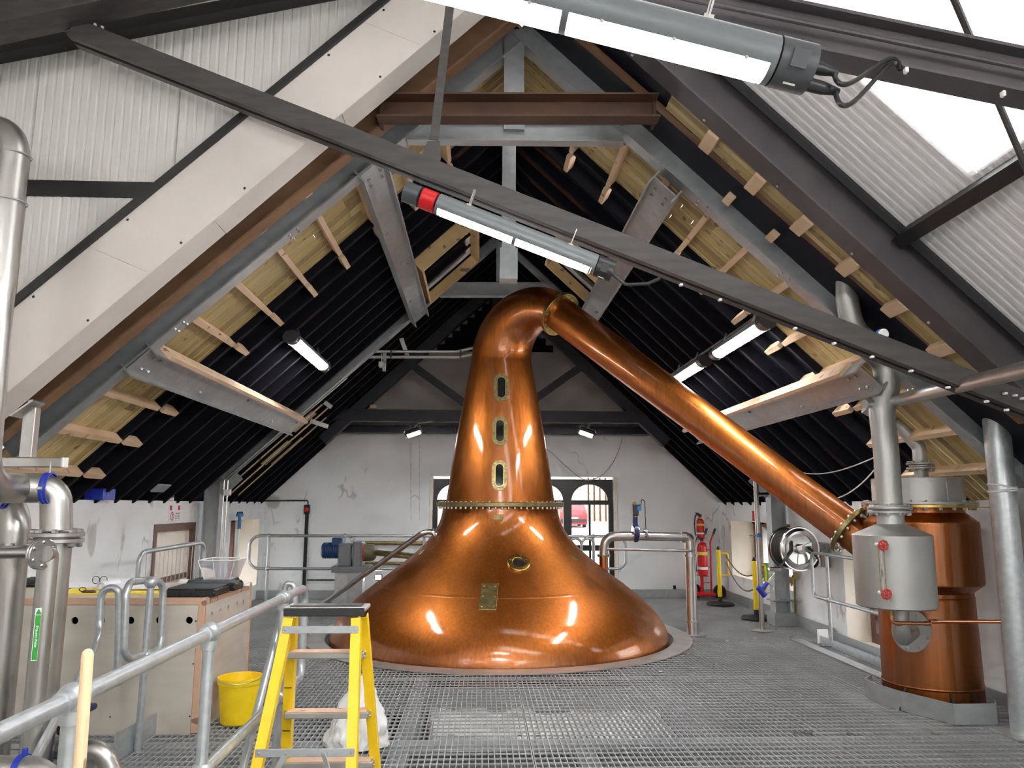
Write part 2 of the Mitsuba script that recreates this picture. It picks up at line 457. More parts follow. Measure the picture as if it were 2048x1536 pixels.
wr = wall_cut("wall_right", (XR, XR + 0.7, 4.9, 14.8, -1.9, 1.68), [(XR - 1, XR + 2, 10.9, 13.52, 0.44, 1.37), (XR - 1, XR + 2, 7.75, 9.35, 0.02, 1.36)], label="white plastered right wall with two deep openings")
wl = wall_cut("wall_left", (XL - 0.7, XL, 4.9, 14.8, -1.9, 1.66), [(XL - 2, XL + 1, 9.45, 10.80, 0.05, 1.38), (XL - 2, XL + 1, 12.32, 13.92, 0.24, 1.37)], label="stained white left wall with brown framed doorway")
WX0, WX1, WZ1 = -0.84, 2.46, 2.09
gab = m3.CrossSection([np.array([(XL - 0.6, -1.9), (XR + 0.6, -1.9), (XR + 0.6, SL(XR + 0.6, 0.16)), (XC, SL(XC, 0.16)), (XL - 0.6, SL(XL - 0.6, 0.16))])]).extrude(0.5).rotate([90, 0, 0]).translate([0, YB + 0.5, 0])
wb = wall_cut("wall_back", gab, [(WX0 - 0.06, WX1 + 0.08, YB - 1, YB + 2, 0.0, WZ1 + 0.05)], label="white gable wall with black arched glazed screen")
# worn render edge along the top of the left wall
rnd = random.Random(5)
ed = [(4.95, 1.60)]
y = 4.95
while y < 12:
    y += rnd.uniform(0.12, 0.35); ed.append((y, 1.655 + rnd.uniform(-0.035, 0.045)))
ed += [(12, 1.5), (4.95, 1.5)]


# --- ceiling of the old building: boards, rafters, new boarded strip
ceil = struct("ceiling", None, None, label="black painted timber roof with pale new boarding at its near end")
for s in (-1, 1):
    xe = XC + s * 4.85
    for y0, y1, nm in ((4.98, 5.92, 0), (7.18, 14.68, 1)):
        a, b = A(XC, 0, SL(XC, 0.17)), A(xe, 0, SL(xe, 0.17))
        q = [(a[0], a[2]), (b[0], b[2]), (b[0], b[2] + 0.06), (a[0], a[2] + 0.06)]
        m = m3.CrossSection([np.array(q if s < 0 else q)]).extrude(y1 - y0)
        if m.is_empty() or m.volume() < 1e-4:
            m = m3.CrossSection([np.array(q[::-1])]).extrude(y1 - y0)
        v, f = man(m.rotate([90, 0, 0]).translate([0, y1, 0]))
        part(ceil, "sarking", TM(v, f), "black_boards")
    rng = random.Random(11 + s)
    yy = 7.14 if s < 0 else 6.93
    while yy < 14.1:
        if abs(yy - 10.9) > 0.12:
            a, b = A(XC + s * 0.02, yy, SL(XC, 0.085)), A(XC + s * 4.5, yy, SL(XC + s * 4.5, 0.085))
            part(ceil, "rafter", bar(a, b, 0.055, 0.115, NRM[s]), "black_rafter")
        yy += 0.425
    # new boards, running up the slope
    n, y0, y1 = 10, 5.93, 7.18 if s < 0 else 6.95
    w = (y1 - y0) / n
    for i in range(n):
        yb = y0 + (i + 0.5) * w
        cuts = [0.0, rng.uniform(1.0, 1.9), rng.uniform(2.6, 3.4), 4.75]
        for u0, u1 in zip(cuts[:-1], cuts[1:]):
            z = rng.uniform(0.125, 0.135)
            a, b = A(XC + s * (u0 + 0.003), yb, SL(XC + s * u0, z)), A(XC + s * (u1 - 0.003), yb, SL(XC + s * u1, z))
            part(ceil, "board", bar(a, b, w - 0.007, 0.02, NRM[s]), rng.choice(["new_board", "new_board", "new_board_pale", "new_board_dark"]))
    # ridge-to-eaves noggins: a long one from the steel frame to the first old rafter, a short one to the next
    for k, u in enumerate((0.33, 0.68, 1.02, 1.35, 1.66, 1.98, 2.30, 2.62, 2.94, 3.26, 3.58, 3.90)):
        x = XC + s * (u + 0.30 - 0.03 * (s > 0))
        R = np.stack([A(0, 1, 0), nz(A(s, 0, -SLOPE)), NRM[s]], 1)
        yf = 7.12 if s < 0 else 6.92
        part(ceil, "noggin", box(A(x, (5.95 + yf) / 2, SL(x, 0.06)), (yf - 5.95, 0.047, 0.10), R), "pale_timber")
        part(ceil, "short_noggin", box(A(x - 0.01 * s, yf + 0.235, SL(x, 0.055)), (0.33, 0.05, 0.10), R), "pale_timber")
part(ceil, "ridge_board", bx(XC - 0.02, XC + 0.02, 5.95, 14.2, SL(XC, -0.06), SL(XC, 0.16)), "black_timber")
# loose brown laths where the paint was left off, above the far left frame foot
for yy, u0, u1, w, mt in ((11.40, 2.72, 3.02, 0.30, "new_board_dark"), (11.75, 3.15, 3.52, 0.26, "new_board_dark"), (12.15, 3.05, 3.5, 0.10, "new_board_dark"), (11.36, 2.6, 4.0, 0.05, "pale_timber"), (11.78, 2.6, 4.05, 0.05, "pale_timber"), (12.21, 2.7, 4.0, 0.03, "pale_timber")):
    a, b = A(XC - u0, yy, SL(XC - u0, 0.02)), A(XC - u1, yy, SL(XC - u1, 0.02))
    part(ceil, "bare_lath", bar(a, b, w, 0.012, NRM[-1]), mt)
# dark boarding over the top of the gable
for i in range(8):
    z0 = 4.46 + i * 0.13; hw = max(0.02, (SL(XC, 0.1) - z0 - 0.12) / SLOPE)
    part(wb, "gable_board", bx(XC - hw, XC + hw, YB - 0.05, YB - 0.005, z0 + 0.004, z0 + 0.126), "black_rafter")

# --- black timber truss in front of the gable
tr = thing("timber_truss", "black painted timber roof truss with tie beam in front of the gable wall", "roof truss")
Yt = 13.0
part(tr, "tie_beam", bx(XC - 2.95, XC + 2.95, Yt - 0.09, Yt + 0.09, 3.005, 3.20), "black_timber")
for s in (-1, 1):
    a, b = A(XC + s * 0.05, Yt, SL(XC, -0.1)), A(XC + s * 2.9, Yt, SL(XC + s * 2.9, -0.1))
    part(tr, "principal_rafter", bar(a, b, 0.16, 0.17, NRM[s]), "black_timber")
    part(tr, "strut", bar(A(XC + s * 1.55, Yt, 4.05), A(XC + s * 0.30, Yt, 3.15), 0.12, 0.16, (0, 1, 0)), "black_timber")
part(tr, "king_post", bx(XC - 0.08, XC + 0.08, Yt - 0.07, Yt + 0.07, 3.2, 5.35), "black_timber")
one("wall_tie_beam", bx(XC - 2.95, XC + 2.95, 13.86, 14.12, 2.90, 3.03), "black_timber", "black horizontal timber fixed along the gable wall below the truss", "beam")
one("offcut_block", cbox(P(747, 814, y=13.0), (0.11, 0.10, 0.07)), "pale_timber", "pale timber offcut block on the left end of the black tie beam", "timber block")
one("offcut_block", cbox(P(1258, 816, y=13.0), (0.10, 0.10, 0.06)), "pale_timber", "pale timber offcut block on the right end of the black tie beam", "timber block")

# --- floor: open steel grating in panels, over a dark lower floor
floor = struct("floor", None, None, label="open steel grating floor panels")
SC = A(XC, 10.14)                                  # axis of the pot still in plan
RHOLE = 2.24


def clip_seg(fixed, lo, hi, along_y):
    """The pieces of a bar outside the still's opening."""
    d = fixed - (SC[0] if along_y else SC[1])
    if abs(d) >= RHOLE:
        return [(lo, hi)]
    h = math.sqrt(RHOLE**2 - d * d); c = SC[1] if along_y else SC[0]
    return [(a, b) for a, b in ((lo, min(hi, c - h)), (max(lo, c + h), hi)) if b - a > 0.01]


GX = [XL, -2.75, -1.70, -0.67, 0.37, 1.42, 2.48, 3.45, XR]
GY = [2.4, 4.05, 5.72, 7.70, 9.75, 11.85, YB]
for i in range(len(GX) - 1):
    for j in range(len(GY) - 1):
        x0, x1, y0, y1 = GX[i] + 0.003, GX[i + 1] - 0.003, GY[j] + 0.003, GY[j + 1] - 0.003
        if y1 < 5.75 and x0 < -1.7:
            if x1 < -2.4:
                continue
            x0 = max(x0, -2.27)
        lo, hi = [], []
        nb = max(2, round((x1 - x0) / 0.0415))
        for k in range(nb + 1):
            x = x0 + 0.003 + (x1 - x0 - 0.006) * k / nb
            for a, b in clip_seg(x, y0, y1, True):
                lo.append((x - 0.003, a, -0.032)); hi.append((x + 0.003, b, -0.0005))
        nc = max(2, round((y1 - y0) / 0.10))
        for k in range(nc + 1):
            yv = y0 + 0.004 + (y1 - y0 - 0.008) * k / nc
            tk = 0.004 if 0 < k < nc else 0.003
            for a, b in clip_seg(yv, x0, x1, False):
                lo.append((a, yv - tk, -0.010 if 0 < k < nc else -0.032)); hi.append((b, yv + tk, 0.0))
        if lo:
            part(floor, "grating_panel", boxes(lo, hi), "galv_grate")
# fixing clips where panels meet
for px, py in ((905, 1470), (1040, 1470), (1075, 1471), (1590, 1466), (1605, 1466), (1700, 1468), (1455, 1283), (1510, 1278), (1580, 1272), (1320, 1344), (1620, 1468), (1870, 1468)):
    q = P(px, py, z=0.0); part(floor, "clip", cbox(q + A(0, 0, 0.006), (0.035, 0.03, 0.012), 0.003), "bolt_steel")
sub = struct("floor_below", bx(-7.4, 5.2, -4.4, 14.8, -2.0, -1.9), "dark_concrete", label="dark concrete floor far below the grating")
slab = struct("floor_near", bx(-1.6, 5.0, -4.4, 2.38, -0.12, 0.0), "concrete", label="concrete floor behind the grating edge")
for nm, a, b, lb in (("floor_beam", A(-0.52, 2.6, -0.135), A(-0.52, 8.0, -0.135), "galvanised joist under the grating running towards the still"), ("floor_beam", A(0.73, 2.6, -0.135), A(0.73, 5.6, -0.135), "short galvanised joist under the near right grating"),
                     ("floor_beam", A(XL, 5.66, -0.135), A(XR, 5.66, -0.135), "galvanised cross beam under the near grating joint"), ("floor_beam", A(XL, 7.42, -0.135), A(XR, 7.42, -0.135), "galvanised cross beam under the grating just before the still"),
                     ("floor_beam", A(-2.38, 2.6, -0.135), A(-2.38, 13.9, -0.135), "galvanised edge joist under the left grating by the plywood cabinet"), ("floor_beam", A(3.2, 5.8, -0.135), A(3.2, 13.9, -0.135), "galvanised joist under the right grating")):
    one(nm, ibeam(a, b, 0.19, 0.14), "galv", lb, "beam")
pts = [(862, 1462), (868, 1392), (880, 1380), (905, 1375), (930, 1372), (960, 1374), (990, 1376), (1018, 1379), (1030, 1392), (1040, 1404), (1060, 1413), (1085, 1419), (1112, 1420), (1135, 1414), (1150, 1409), (1180, 1403), (1215, 1400), (1250, 1403), (1278, 1408), (1310, 1420), (1330, 1440), (1335, 1462)]
q = np.array([P(a, b, z=-0.17)[:2] for a, b in pts])
m = trimesh.creation.extrude_polygon(Polygon(q).buffer(0.02), 1.4, engine="earcut").subdivide().subdivide().subdivide().subdivide()
v = m.vertices.copy(); v[:, 2] += -1.62
v += (meshkit.fbm(v * 5.0, 3)[:, None] - 0.5) * A(0.10, 0.10, 0.08)
one("old_wall_stub", TM(v, m.faces), "rubble", "broken whitewashed wall stub seen through the grating before the still", "wall stub")
one("steel_plate", cbox(P(1080, 1390, z=-0.30), (0.45, 0.42, 0.02)), "galv", "grey steel plate under the grating beside the whitewashed stub", "metal plate")
# kick plates
bb = struct("baseboard_back", [bx(XL + 0.02, XL + 2.6, YB - 0.35, YB - 0.335, 0.0, 0.15), bx(2.2, 3.35, YB - 0.25, YB - 0.235, 0, 0.15), bx(3.36, XR - 0.05, YB - 0.25, YB - 0.235, 0, 0.15)], "galv")
struct("baseboard_right", [bx(XR - 0.05, XR - 0.035, 9.6, 10.75, 0, 0.15), bx(XR - 0.05, XR - 0.035, 11.1, YB - 0.25, 0, 0.15), bx(XR - 0.05, XR - 0.035, 5.2, 6.4, 0, 0.2), bx(XR - 0.05, XR - 0.035, 6.4, 9.6, 0, 0.10)], "galv")

# --- back screen: black framed glazing with four arched lights
win = struct("window_1", None, None, label="black glazed screen with arched top lights in the gable wall")
Yw = YB + 0.12
pitch, arch_r, ztr = 0.822, 0.335, 1.68
cx = [2.03 - pitch * i for i in range(4)]
fas = sbox(WX0, ztr, WX1, WZ1)
for c in cx:
    a = np.linspace(0, np.pi, 25)
    fas = fas.difference(Polygon(np.vstack([np.stack([c + arch_r * np.cos(a), ztr + 0.02 + 0.30 * np.sin(a)], 1)])))
RW = np.stack([A(1, 0, 0), A(0, 0, 1), A(0, -1, 0)], 1)
part(win, "arched_fascia", ext(fas, 0.06, (0, Yw, 0), RW), "black_paint")
for x in [WX0 + 0.03, WX1 - 0.03] + [(a + b) / 2 for a, b in zip(cx[:-1], cx[1:])]:
    w = 0.055 if x in (WX0 + 0.03, WX1 - 0.03) else 0.075
    part(win, "mullion", bx(x - w, x + w, Yw - 0.08, Yw + 0.02, 0.0, ztr + 0.02), "black_paint")
part(win, "transom", bx(WX0, WX1, Yw - 0.07, Yw + 0.02, ztr - 0.05, ztr + 0.03), "black_paint")
part(win, "mid_rail", bx(WX0, WX1, Yw - 0.06, Yw + 0.02, 0.80, 0.90), "black_paint")
part(win, "bottom_rail", bx(WX0, WX1, Yw - 0.06, Yw + 0.02, 0.0, 0.12), "black_paint")
for c in cx:
    part(win, "glazing_bar", bx(c - 0.018, c + 0.018, Yw - 0.05, Yw, 0.0, ztr), "black_paint")
    for z0, z1 in ((0.12, 0.8), (0.9, ztr - 0.05)):
        for s in (-1, 1):
            part(win, "pane", TM([(c + s * 0.02, Yw, z0), (c + s * 0.33, Yw, z0), (c + s * 0.33, Yw, z1), (c + s * 0.02, Yw, z1)], [(0, 1, 2), (0, 2, 3)]), "pane")
    part(win, "pane", TM([(c - 0.34, Yw, ztr), (c + 0.34, Yw, ztr), (c + 0.34, Yw, ztr + 0.33), (c - 0.34, Yw, ztr + 0.33)], [(0, 1, 2), (0, 2, 3)]), "pane")
struct("trim_1", [bx(WX1 + 0.005, WX1 + 0.075, YB - 0.004, YB + 0.3, 0, WZ1 + 0.05), bx(WX0 - 0.055, WX0 - 0.005, YB - 0.004, YB + 0.3, 0, WZ1 + 0.05)], "reveal")


def framed_opening(name, wallx, s, y0, y1, z0, z1, frame, rails, label, depth=0.42, t=0.05):
    """A brown timber frame set deep in a side wall's opening."""
    k = struct(name, None, None, label=label)
    x = wallx + s * (depth + t)
    for nm, a in (("stile", (y0, y0 + frame, z0, z1)), ("stile", (y1 - frame, y1, z0, z1)), ("head", (y0, y1, z1 - frame, z1)), ("sill", (y0, y1, z0, z0 + frame))):
        part(k, nm, bx(x - t, x + t, *a), "brown_frame")
    for r in rails:
        part(k, "rail", bx(x - t * 0.8, x + t * 0.8, y0, y1, r - 0.03, r + 0.03), "brown_frame")
    d0, d1 = sorted((wallx + s * 0.003, wallx + s * depth))
    depth > 0 and part(k, "lining", [bx(d0, d1, y0, y0 + 0.004, z0, z1), bx(d0, d1, y1 - 0.004, y1, z0, z1), bx(d0, d1, y0, y1, z1 - 0.004, z1), bx(d0, d1, y0, y1, z0, z0 + 0.004)], "reveal")
    zs = [z0] + list(rails) + [z1]
    for a, b in zip(zs[:-1], zs[1:]) if depth > 0 else ():
        part(k, "pane", TM([(x, y0, a), (x, y1, a), (x, y1, b), (x, y0, b)], [(0, 1, 2), (0, 2, 3)]), "pane")
    return k


framed_opening("window_2", XR, 1, 10.9, 13.52, 0.44, 1.37, 0.10, [], "deep window with brown frame behind the yellow stanchions", 0.40, 0.06)
framed_opening("window_3", XR, 1, 7.75, 9.35, 0.02, 1.36, 0.12, [0.32], "tall brown framed opening behind the steel vessel", 0.29, 0.08)
dk1 = framed_opening("door_1", XL, -1, 9.45, 10.80, 0.05, 1.38, 0.09, [0.70], "brown framed doorway in the stained left wall", -0.01, 0.035)
part(dk1, "panel", bx(XL - 0.06, XL - 0.04, 9.54, 10.71, 0.14, 1.29), "reveal")
framed_opening("window_4", XL, -1, 12.32, 13.92, 0.24, 1.37, 0.09, [], "deep bright window recess in the left wall beside the steel column")

# ------------------------------------------------------------------ the newer front bay (where the camera stands)
cl = struct("wall_clad", None, None, label="white ribbed cladding wall above the raking board casing")
YC = 5.03
zt = lambda x: 5.50 + 0.24 * (x + 1.9)
zb = lambda x: 5.52 + 0.955 * (x - 0.0)            # upper edge of the raking casing
edges = [-7.2, -6.2, -5.14, -4.08, -3.05, -2.09, -1.22, -0.3, 0.25]
for x0, x1 in zip(edges[:-1], edges[1:]):
    xs, ys = [], []
    n = max(4, int((x1 - x0) / 0.060))
    for k in range(n):
        a = x0 + 0.006 + (x1 - x0 - 0.012) * k / n; w = (x1 - x0 - 0.012) / n
        xs += [a, a + w * 0.60, a + w * 0.73, a + w * 0.87]; ys += [0, 0, 0.004, 0.004]
    xs, ys = [x0 + 0.001] + xs + [x1 - 0.006, x1 - 0.001], [0.03] + ys + [0, 0.03]
    lowf = lambda x: max(-1.9, zb(x) - 0.35) if x > -4.6 else -1.9
    top = np.array([(a, YC + b, zt(a)) for a, b in zip(xs, ys)]); bot = np.array([(a, YC + b, min(lowf(a), zt(a) - 0.02)) for a, b in zip(xs, ys)])
    n = len(xs); i = np.arange(n - 1)
    part(cl, "panel", TM(np.vstack([bot, top]), np.vstack([np.stack([i, i + 1, i + 1 + n], 1), np.stack([i, i + 1 + n, i + n], 1)])), "cladding")
part(cl, "backing", bx(-7.2, -4.45, YC + 0.06, YC + 0.16, -1.9, 4.2), "cladding")
one("sheeting_rail", channel(A(-7.0, YC - 0.005, 3.715), A(-1.9, YC - 0.005, 3.715), 0.115, 0.11, 0.008, flip=1), "black_steel", "black horizontal sheeting rail across the white ribbed cladding", "steel rail")
pa, pb = P(0, 106, y=YC - 0.06), P(560, 0, y=YC - 0.06)
d = (pb - pa) / (pb - pa)[0]
one("sheeting_rail", bar(pa + d * -3.6, pa + d * 3.2, 0.11, 0.085), "black_steel", "black sloping sheeting rail at the top of the white ribbed cladding", "steel rail")
# portal rafter of the front bay, top left
pa, pb = P(0, 66, y=4.5), P(254, 12, y=4.5); d = (pb - pa) / (pb - pa)[0]
one("front_rafter", ibeam(pa - d * 3.8 + A(0, 0, 0.135), pa + d * 3.1 + A(0, 0, 0.135), 0.27, 0.2, up=(0, 0, 1)), "dark_grey_steel", "dark steel rafter across the top left corner under the roof", "beam")
# closing surfaces of the front bay
struct("roof_left", [TM([(-7.4, -4.4, 4.18), (0.3, -4.4, 6.02), (0.3, YC + 0.1, 6.02), (-7.4, YC + 0.1, 4.18), (-7.4, -4.4, 4.28), (0.3, -4.4, 6.12), (0.3, YC + 0.1, 6.12), (-7.4, YC + 0.1, 4.28)], [(0, 1, 2), (0, 2, 3), (4, 6, 5), (4, 7, 6), (0, 4, 1), (1, 4, 5), (2, 6, 3), (3, 6, 7)])], "cladding")
struct("wall_front", bx(-7.4, 5.2, -4.5, -4.3, -2.0, 6.2), "cladding")
struct("wall_outer_left", bx(-7.4, -7.2, -4.4, 5.2, -2.0, 4.3), "cladding")
struct("wall_outer_right", bx(4.9, 5.1, -4.4, 4.95, -2.0, 1.75), "plaster")
struct("wall_return", bx(XR, 5.1, 4.75, 4.92, -2.0, 1.72), "plaster")
# ribbed roof on the right with a translucent rooflight
rs = 0.963
zr = lambda x: 4.60 + rs * (1.72 - x)
rf = struct("roof_right", None, None, label="white ribbed roof sheeting on the right around the rooflight")
ER = np.stack([A(0, 1, 0), nz(A(1, 0, -rs)), nz(A(rs, 0, 1))], 1)


def roof_panel(x0, x1, y0, y1):
    xs, hs = [], []; n = max(3, int((y1 - y0) / 0.075))
    for k in range(n):
        a = y0 + (y1 - y0) * k / n; w = (y1 - y0) / n
        xs += [a, a + w * 0.40, a + w * 0.55, a + w * 0.85]; hs += [0, 0, 0.004, 0.004]
    xs.append(y1); hs.append(0)
    e = nz(A(rs, 0, 1)); n = len(xs); i = np.arange(n - 1)
    a = np.array([A(x0, y, zr(x0)) + e * h for y, h in zip(xs, hs)]); b = np.array([A(x1, y, zr(x1)) + e * h for y, h in zip(xs, hs)])
    under = TM(np.vstack([a, b]), np.vstack([np.stack([i, i + 1, i + 1 + n], 1), np.stack([i, i + 1 + n, i + n], 1)]))
    t = TM(np.array([A(x, y, zr(x)) + e * 0.06 for x, y in ((x0, y0), (x1, y0), (x1, y1), (x0, y1))]), [(0, 2, 1), (0, 3, 2)])
    part(rf, "sheet", [under, t], "roof_sheet")


for y0, y1 in ((4.14, 5.0), (1.95, 2.95), (0.95, 1.95), (-0.05, 0.95), (-1.05, -0.05), (-2.1, -1.05), (-3.2, -2.1), (-4.4, -3.2)):
    roof_panel(0.27, 2.84, y0 + 0.002, y1 - 0.002)
for y0, y1 in ((4.14, 5.0), (3.05, 4.14), (1.95, 3.05), (0.95, 1.95), (-0.05, 0.95), (-1.05, -0.05), (-2.1, -1.05), (-3.2, -2.1), (-4.4, -3.2)):
    roof_panel(2.84, 5.0, y0 + 0.002, y1 - 0.002)
e = nz(A(rs, 0, 1)) * 0.02
struct("window_5", TM([A(0.27, 2.95, zr(0.27)) + e, A(2.82, 2.95, zr(2.82)) + e, A(2.82, 4.14, zr(2.82)) + e, A(0.27, 4.14, zr(0.27)) + e], [(0, 1, 2), (0, 2, 3)]), "rooflight_sheet", label="bright translucent rooflight sheet in the right roof")
one("roof_purlin", bar(A(2.86, -4.2, zr(2.86) - 0.075), A(2.86, 4.92, zr(2.86) - 0.075), 0.09, 0.12, nz(A(rs, 0, 1))), "black_steel", "dark steel purlin under the white ribbed roof below the rooflight", "beam")
one("sag_rod", tube([P(1898, -25, y=3.0), P(1990, 190, y=3.35), P(2062, 360, y=3.6)], 0.016, 8), "dark_grey_steel", "thin steel rod crossing in front of the rooflight", "rod")

# ------------------------------------------------------------------ steelwork
def line_x(p, q, x):
    """Height of the line through p and q (frontal plane) at x."""
    return p[2] + (q[2] - p[2]) * (x - p[0]) / (q[0] - p[0])


# near galvanised portal: foot-of-web line from surveyed points on both sides
YN = 5.86
fr = thing("portal_frame", "galvanised steel portal frame nearest the camera with collar, king post and bolted rafters", "steel frame", "galvanised portal frames")
for s, (a, b) in ((-1, (P(222, 768, y=YN), P(800, 292, y=YN))), (1, (P(1255, 280, y=YN), P(1975, 912, y=YN)))):
    if s > 0:
        a, b = b, a
    a = a + (a - b) * 0.30
    t = (XC - s * 0.05 - b[0]) / (b[0] - a[0]); c = b + (b - a) * t
    n = nz((s * abs((b - a)[2] / (b - a)[0]), 0, 1)); off = n * 0.115
    r = part(fr, "rafter", ibeam(a + off, c + off, 0.23, 0.135, 0.012, up=n), "galv")
    for q in (0.30, 0.52, 0.66):
        m = a + (c - a) * q + off
        part(r, "splice_bolt", [hexbolt(m + A(0, j, 0) + nz(c - a) * k - n * 0.114, -n, 0.012, 0.012) for k in (-0.04, 0.04) for j in (-0.035, 0.035)], "bolt_steel")
    foot = a + (a - b) * 0.02
    part(fr, "column", ibeam(A(s * 4.05 + XC + s * 0.0, YN, -1.9), A(s * 4.05 + XC, YN, 1.95), 0.2, 0.2, up=(1, 0, 0)), "galv")
cl_ = [P(815, 272, y=YN), P(1246, 276, y=YN)]
part(fr, "collar", ibeam(cl_[0] + A(0, 0, 0.03), cl_[1] + A(0, 0, 0.03), 0.17, 0.10), "galv")
part(fr, "king_post", bx(P(1008, 150, y=YN)[0], P(1048, 150, y=YN)[0], YN - 0.05, YN + 0.05, 4.62, 5.50), "galv")
kp = [P(1003, 280, y=7.4), P(1033, 280, y=7.4)]
# king post of the middle: a hanger in front of the far frame
FY = 10.9
ff = thing("portal_frame", "galvanised steel portal frame behind the still with its collar just above the neck", "steel frame", "galvanised portal frames")
for s in (-1, 1):
    a, c = A(XC + s * 3.83, FY, 5.44 - 0.925 * 3.83), A(XC + s * 0.02, FY, 5.43)
    n = nz((s * 0.925, 0, 1)); off = n * 0.10
    part(ff, "rafter", ibeam(a + off, c + off, 0.20, 0.16, 0.012, up=n), "galv")
    col = part(ff, "column", ibeam(A(XC + s * 3.93, FY, -0.1), A(XC + s * 3.93, FY, 2.02), 0.21, 0.2, up=(1, 0, 0)), "galv")
    part(col, "base_plate", cbox(A(XC + s * 3.93, FY, 0.33), (0.30, 0.26, 0.02)), "galv")
    part(col, "base_box", bx(XC + s * 3.93 - 0.15, XC + s * 3.93 + 0.15, FY - 0.16, FY + 0.14, 0.0, 0.17), "galv")
    for k in (-0.07, 0.07):
        part(col, "bolt", hexbolt(A(XC + s * 3.93 + k, FY - 0.1, 0.34), (0, 0, 1), 0.014, 0.02), "bolt_steel")
    part(ff, "knee_plate", bar(A(XC + s * 3.86, FY - 0.005, 1.80), A(XC + s * 3.62, FY - 0.005, 2.04), 0.012, 0.2, n), "galv")
a, b = P(880, 580, y=FY), P(1112, 580, y=FY)
part(ff, "collar", ibeam(a, b, 0.2, 0.13), "galv")
part(ff, "king_post", bx(XC - 0.06, XC + 0.06, FY - 0.05, FY + 0.05, b[2] + 0.1, 5.5), "galv")
mp = thing("hanger_post", "galvanised square post on the ridge line between the near collar and the far collar", "steel post")
part(mp, "post", bx(P(1004, 400, y=7.5)[0], P(1031, 400, y=7.5)[0], 7.44, 7.56, P(1010, 500, y=7.5)[2], 5.38), "galv")
part(mp, "foot", bx(P(1004, 400, y=7.5)[0] - 0.02, P(1031, 400, y=7.5)[0] + 0.02, 7.42, 7.58, P(1010, 562, y=7.5)[2], P(1010, 500, y=7.5)[2]), "galv")
# longitudinal galvanised channels between the frames
for nm, px, lab, dz in (("lower left", ((262, 728), (606, 850)), "galvanised channel purlin on the lower left slope above the doorway", 0), ("upper left", ((733, 345), (846, 636)), "galvanised channel purlin on the upper left slope, left of the still's neck", 0),
                        ("upper right", ((1332, 360), (1178, 640)), "galvanised channel purlin on the upper right slope beyond the batten light", 0), ("lower right", ((1738, 758), (1470, 842)), "galvanised channel purlin on the lower right slope behind the grey riser pipe", 0)):
    s = -1 if "left" in nm else 1
    a, b = P(*px[0], y=YN), P(*px[1], y={"upper right": 10.0, "lower right": 9.0}.get(nm, FY))
    x, z = (a[0] + b[0]) / 2, (a[2] + b[2]) / 2
    if "lower" in nm:
        x, z = b[0] * 0.5 + a[0] * 0.5, b[2] * 0.5 + a[2] * 0.5
    a, b = A(x, YN - 0.06, z), A(x, FY - 0.05, z)
    n = NRM[s]
    k = thing("channel_purlin", lab, "beam", "galvanised channel purlins")
    ud = nz(A(-s * n[2], 0, s * n[0])); ud = ud if ud[2] > 0 else -ud
    part(k, "channel", ibeam(a, b, 0.255, 0.13, 0.014, 0.010, up=ud), "galv")
    if "lower" in nm:
        part(k, "timber_packer", bar(a + ud * 0.146 + A(0, 0.2, 0), b + ud * 0.146, 0.14, 0.034, ud), "pale_timber")
    for i, yy in enumerate((YN + 0.08, YN + 0.2, 7.2, 8.4, 9.7, FY - 0.25)):
        parts(k, "bolt", [hexbolt(A(x, yy, z) - n * 0.006 + ud * 0.06 * q, -n, 0.016, 0.018) for q in ((-1, 1) if i < 2 else ((1,) if i % 2 else (-1,)))], "bolt_steel")
# rusty frame between the two
RY = 5.42
ru = thing("rusty_frame", "rust brown steel frame with collar between the board casing and the galvanised portal", "steel frame")
for s, (a, b) in ((-1, (P(140, 768, y=RY), P(660, 345, y=RY))), (1, (P(1365, 258, y=RY), P(1880, 705, y=RY)))):
    if s > 0:
        a, b = b, a
    a = a + (a - b) * 0.45; t = (XC - b[0]) / (b[0] - a[0]); c = b + (b - a) * t
    n = nz((s * abs((b - a)[2] / (b - a)[0]), 0, 1))
    part(ru, "rafter", ibeam(a + n * 0.1, c + n * 0.1, 0.2, 0.14 if s < 0 else 0.08, 0.014, up=n), "rust_light")
a, b = P(758, 226, y=RY - 0.1), P(1312, 226, y=RY - 0.1)
part(ru, "collar", channel(a, b, 0.185, 0.13, 0.014, flip=-1), "rust_steel")
for q, s in ((a, 1), (b, -1)):
    part(ru, "end_plate", box(q + A(0.02 * s, 0.02, 0), (0.02, 0.10, 0.2)), "rust_steel")
# dark painted frame: bare on the right, boarded in on the left
DY = 4.97
dk = thing("dark_frame", "dark primed steel rafter along the edge of the white ribbed roof on the right", "beam")
a, b = A(4.45, DY, 4.60 + rs * (1.72 - 4.45)), A(0.275, DY, 4.60 + rs * (1.72 - 0.275))
n = nz((rs, 0, 1))
part(dk, "rafter", ibeam(a - n * 0.16, b - n * 0.16, 0.30, 0.20, 0.014, up=n), "primer_steel")
part(dk, "cover_strip", bar(a - n * 0.035 + A(0, -0.09, 0), b - n * 0.035 + A(0, -0.09, 0), 0.02, 0.075, n), "black_steel")  # black bar along the upper front edge of the rafter
for k in range(7):
    q = b + (a - b) * (0.12 + 0.12 * k) - n * 0.31 + A(0, 0.05, 0)
    part(dk, "bolt", hexbolt(q, -n, 0.012, 0.012), "bolt_steel")
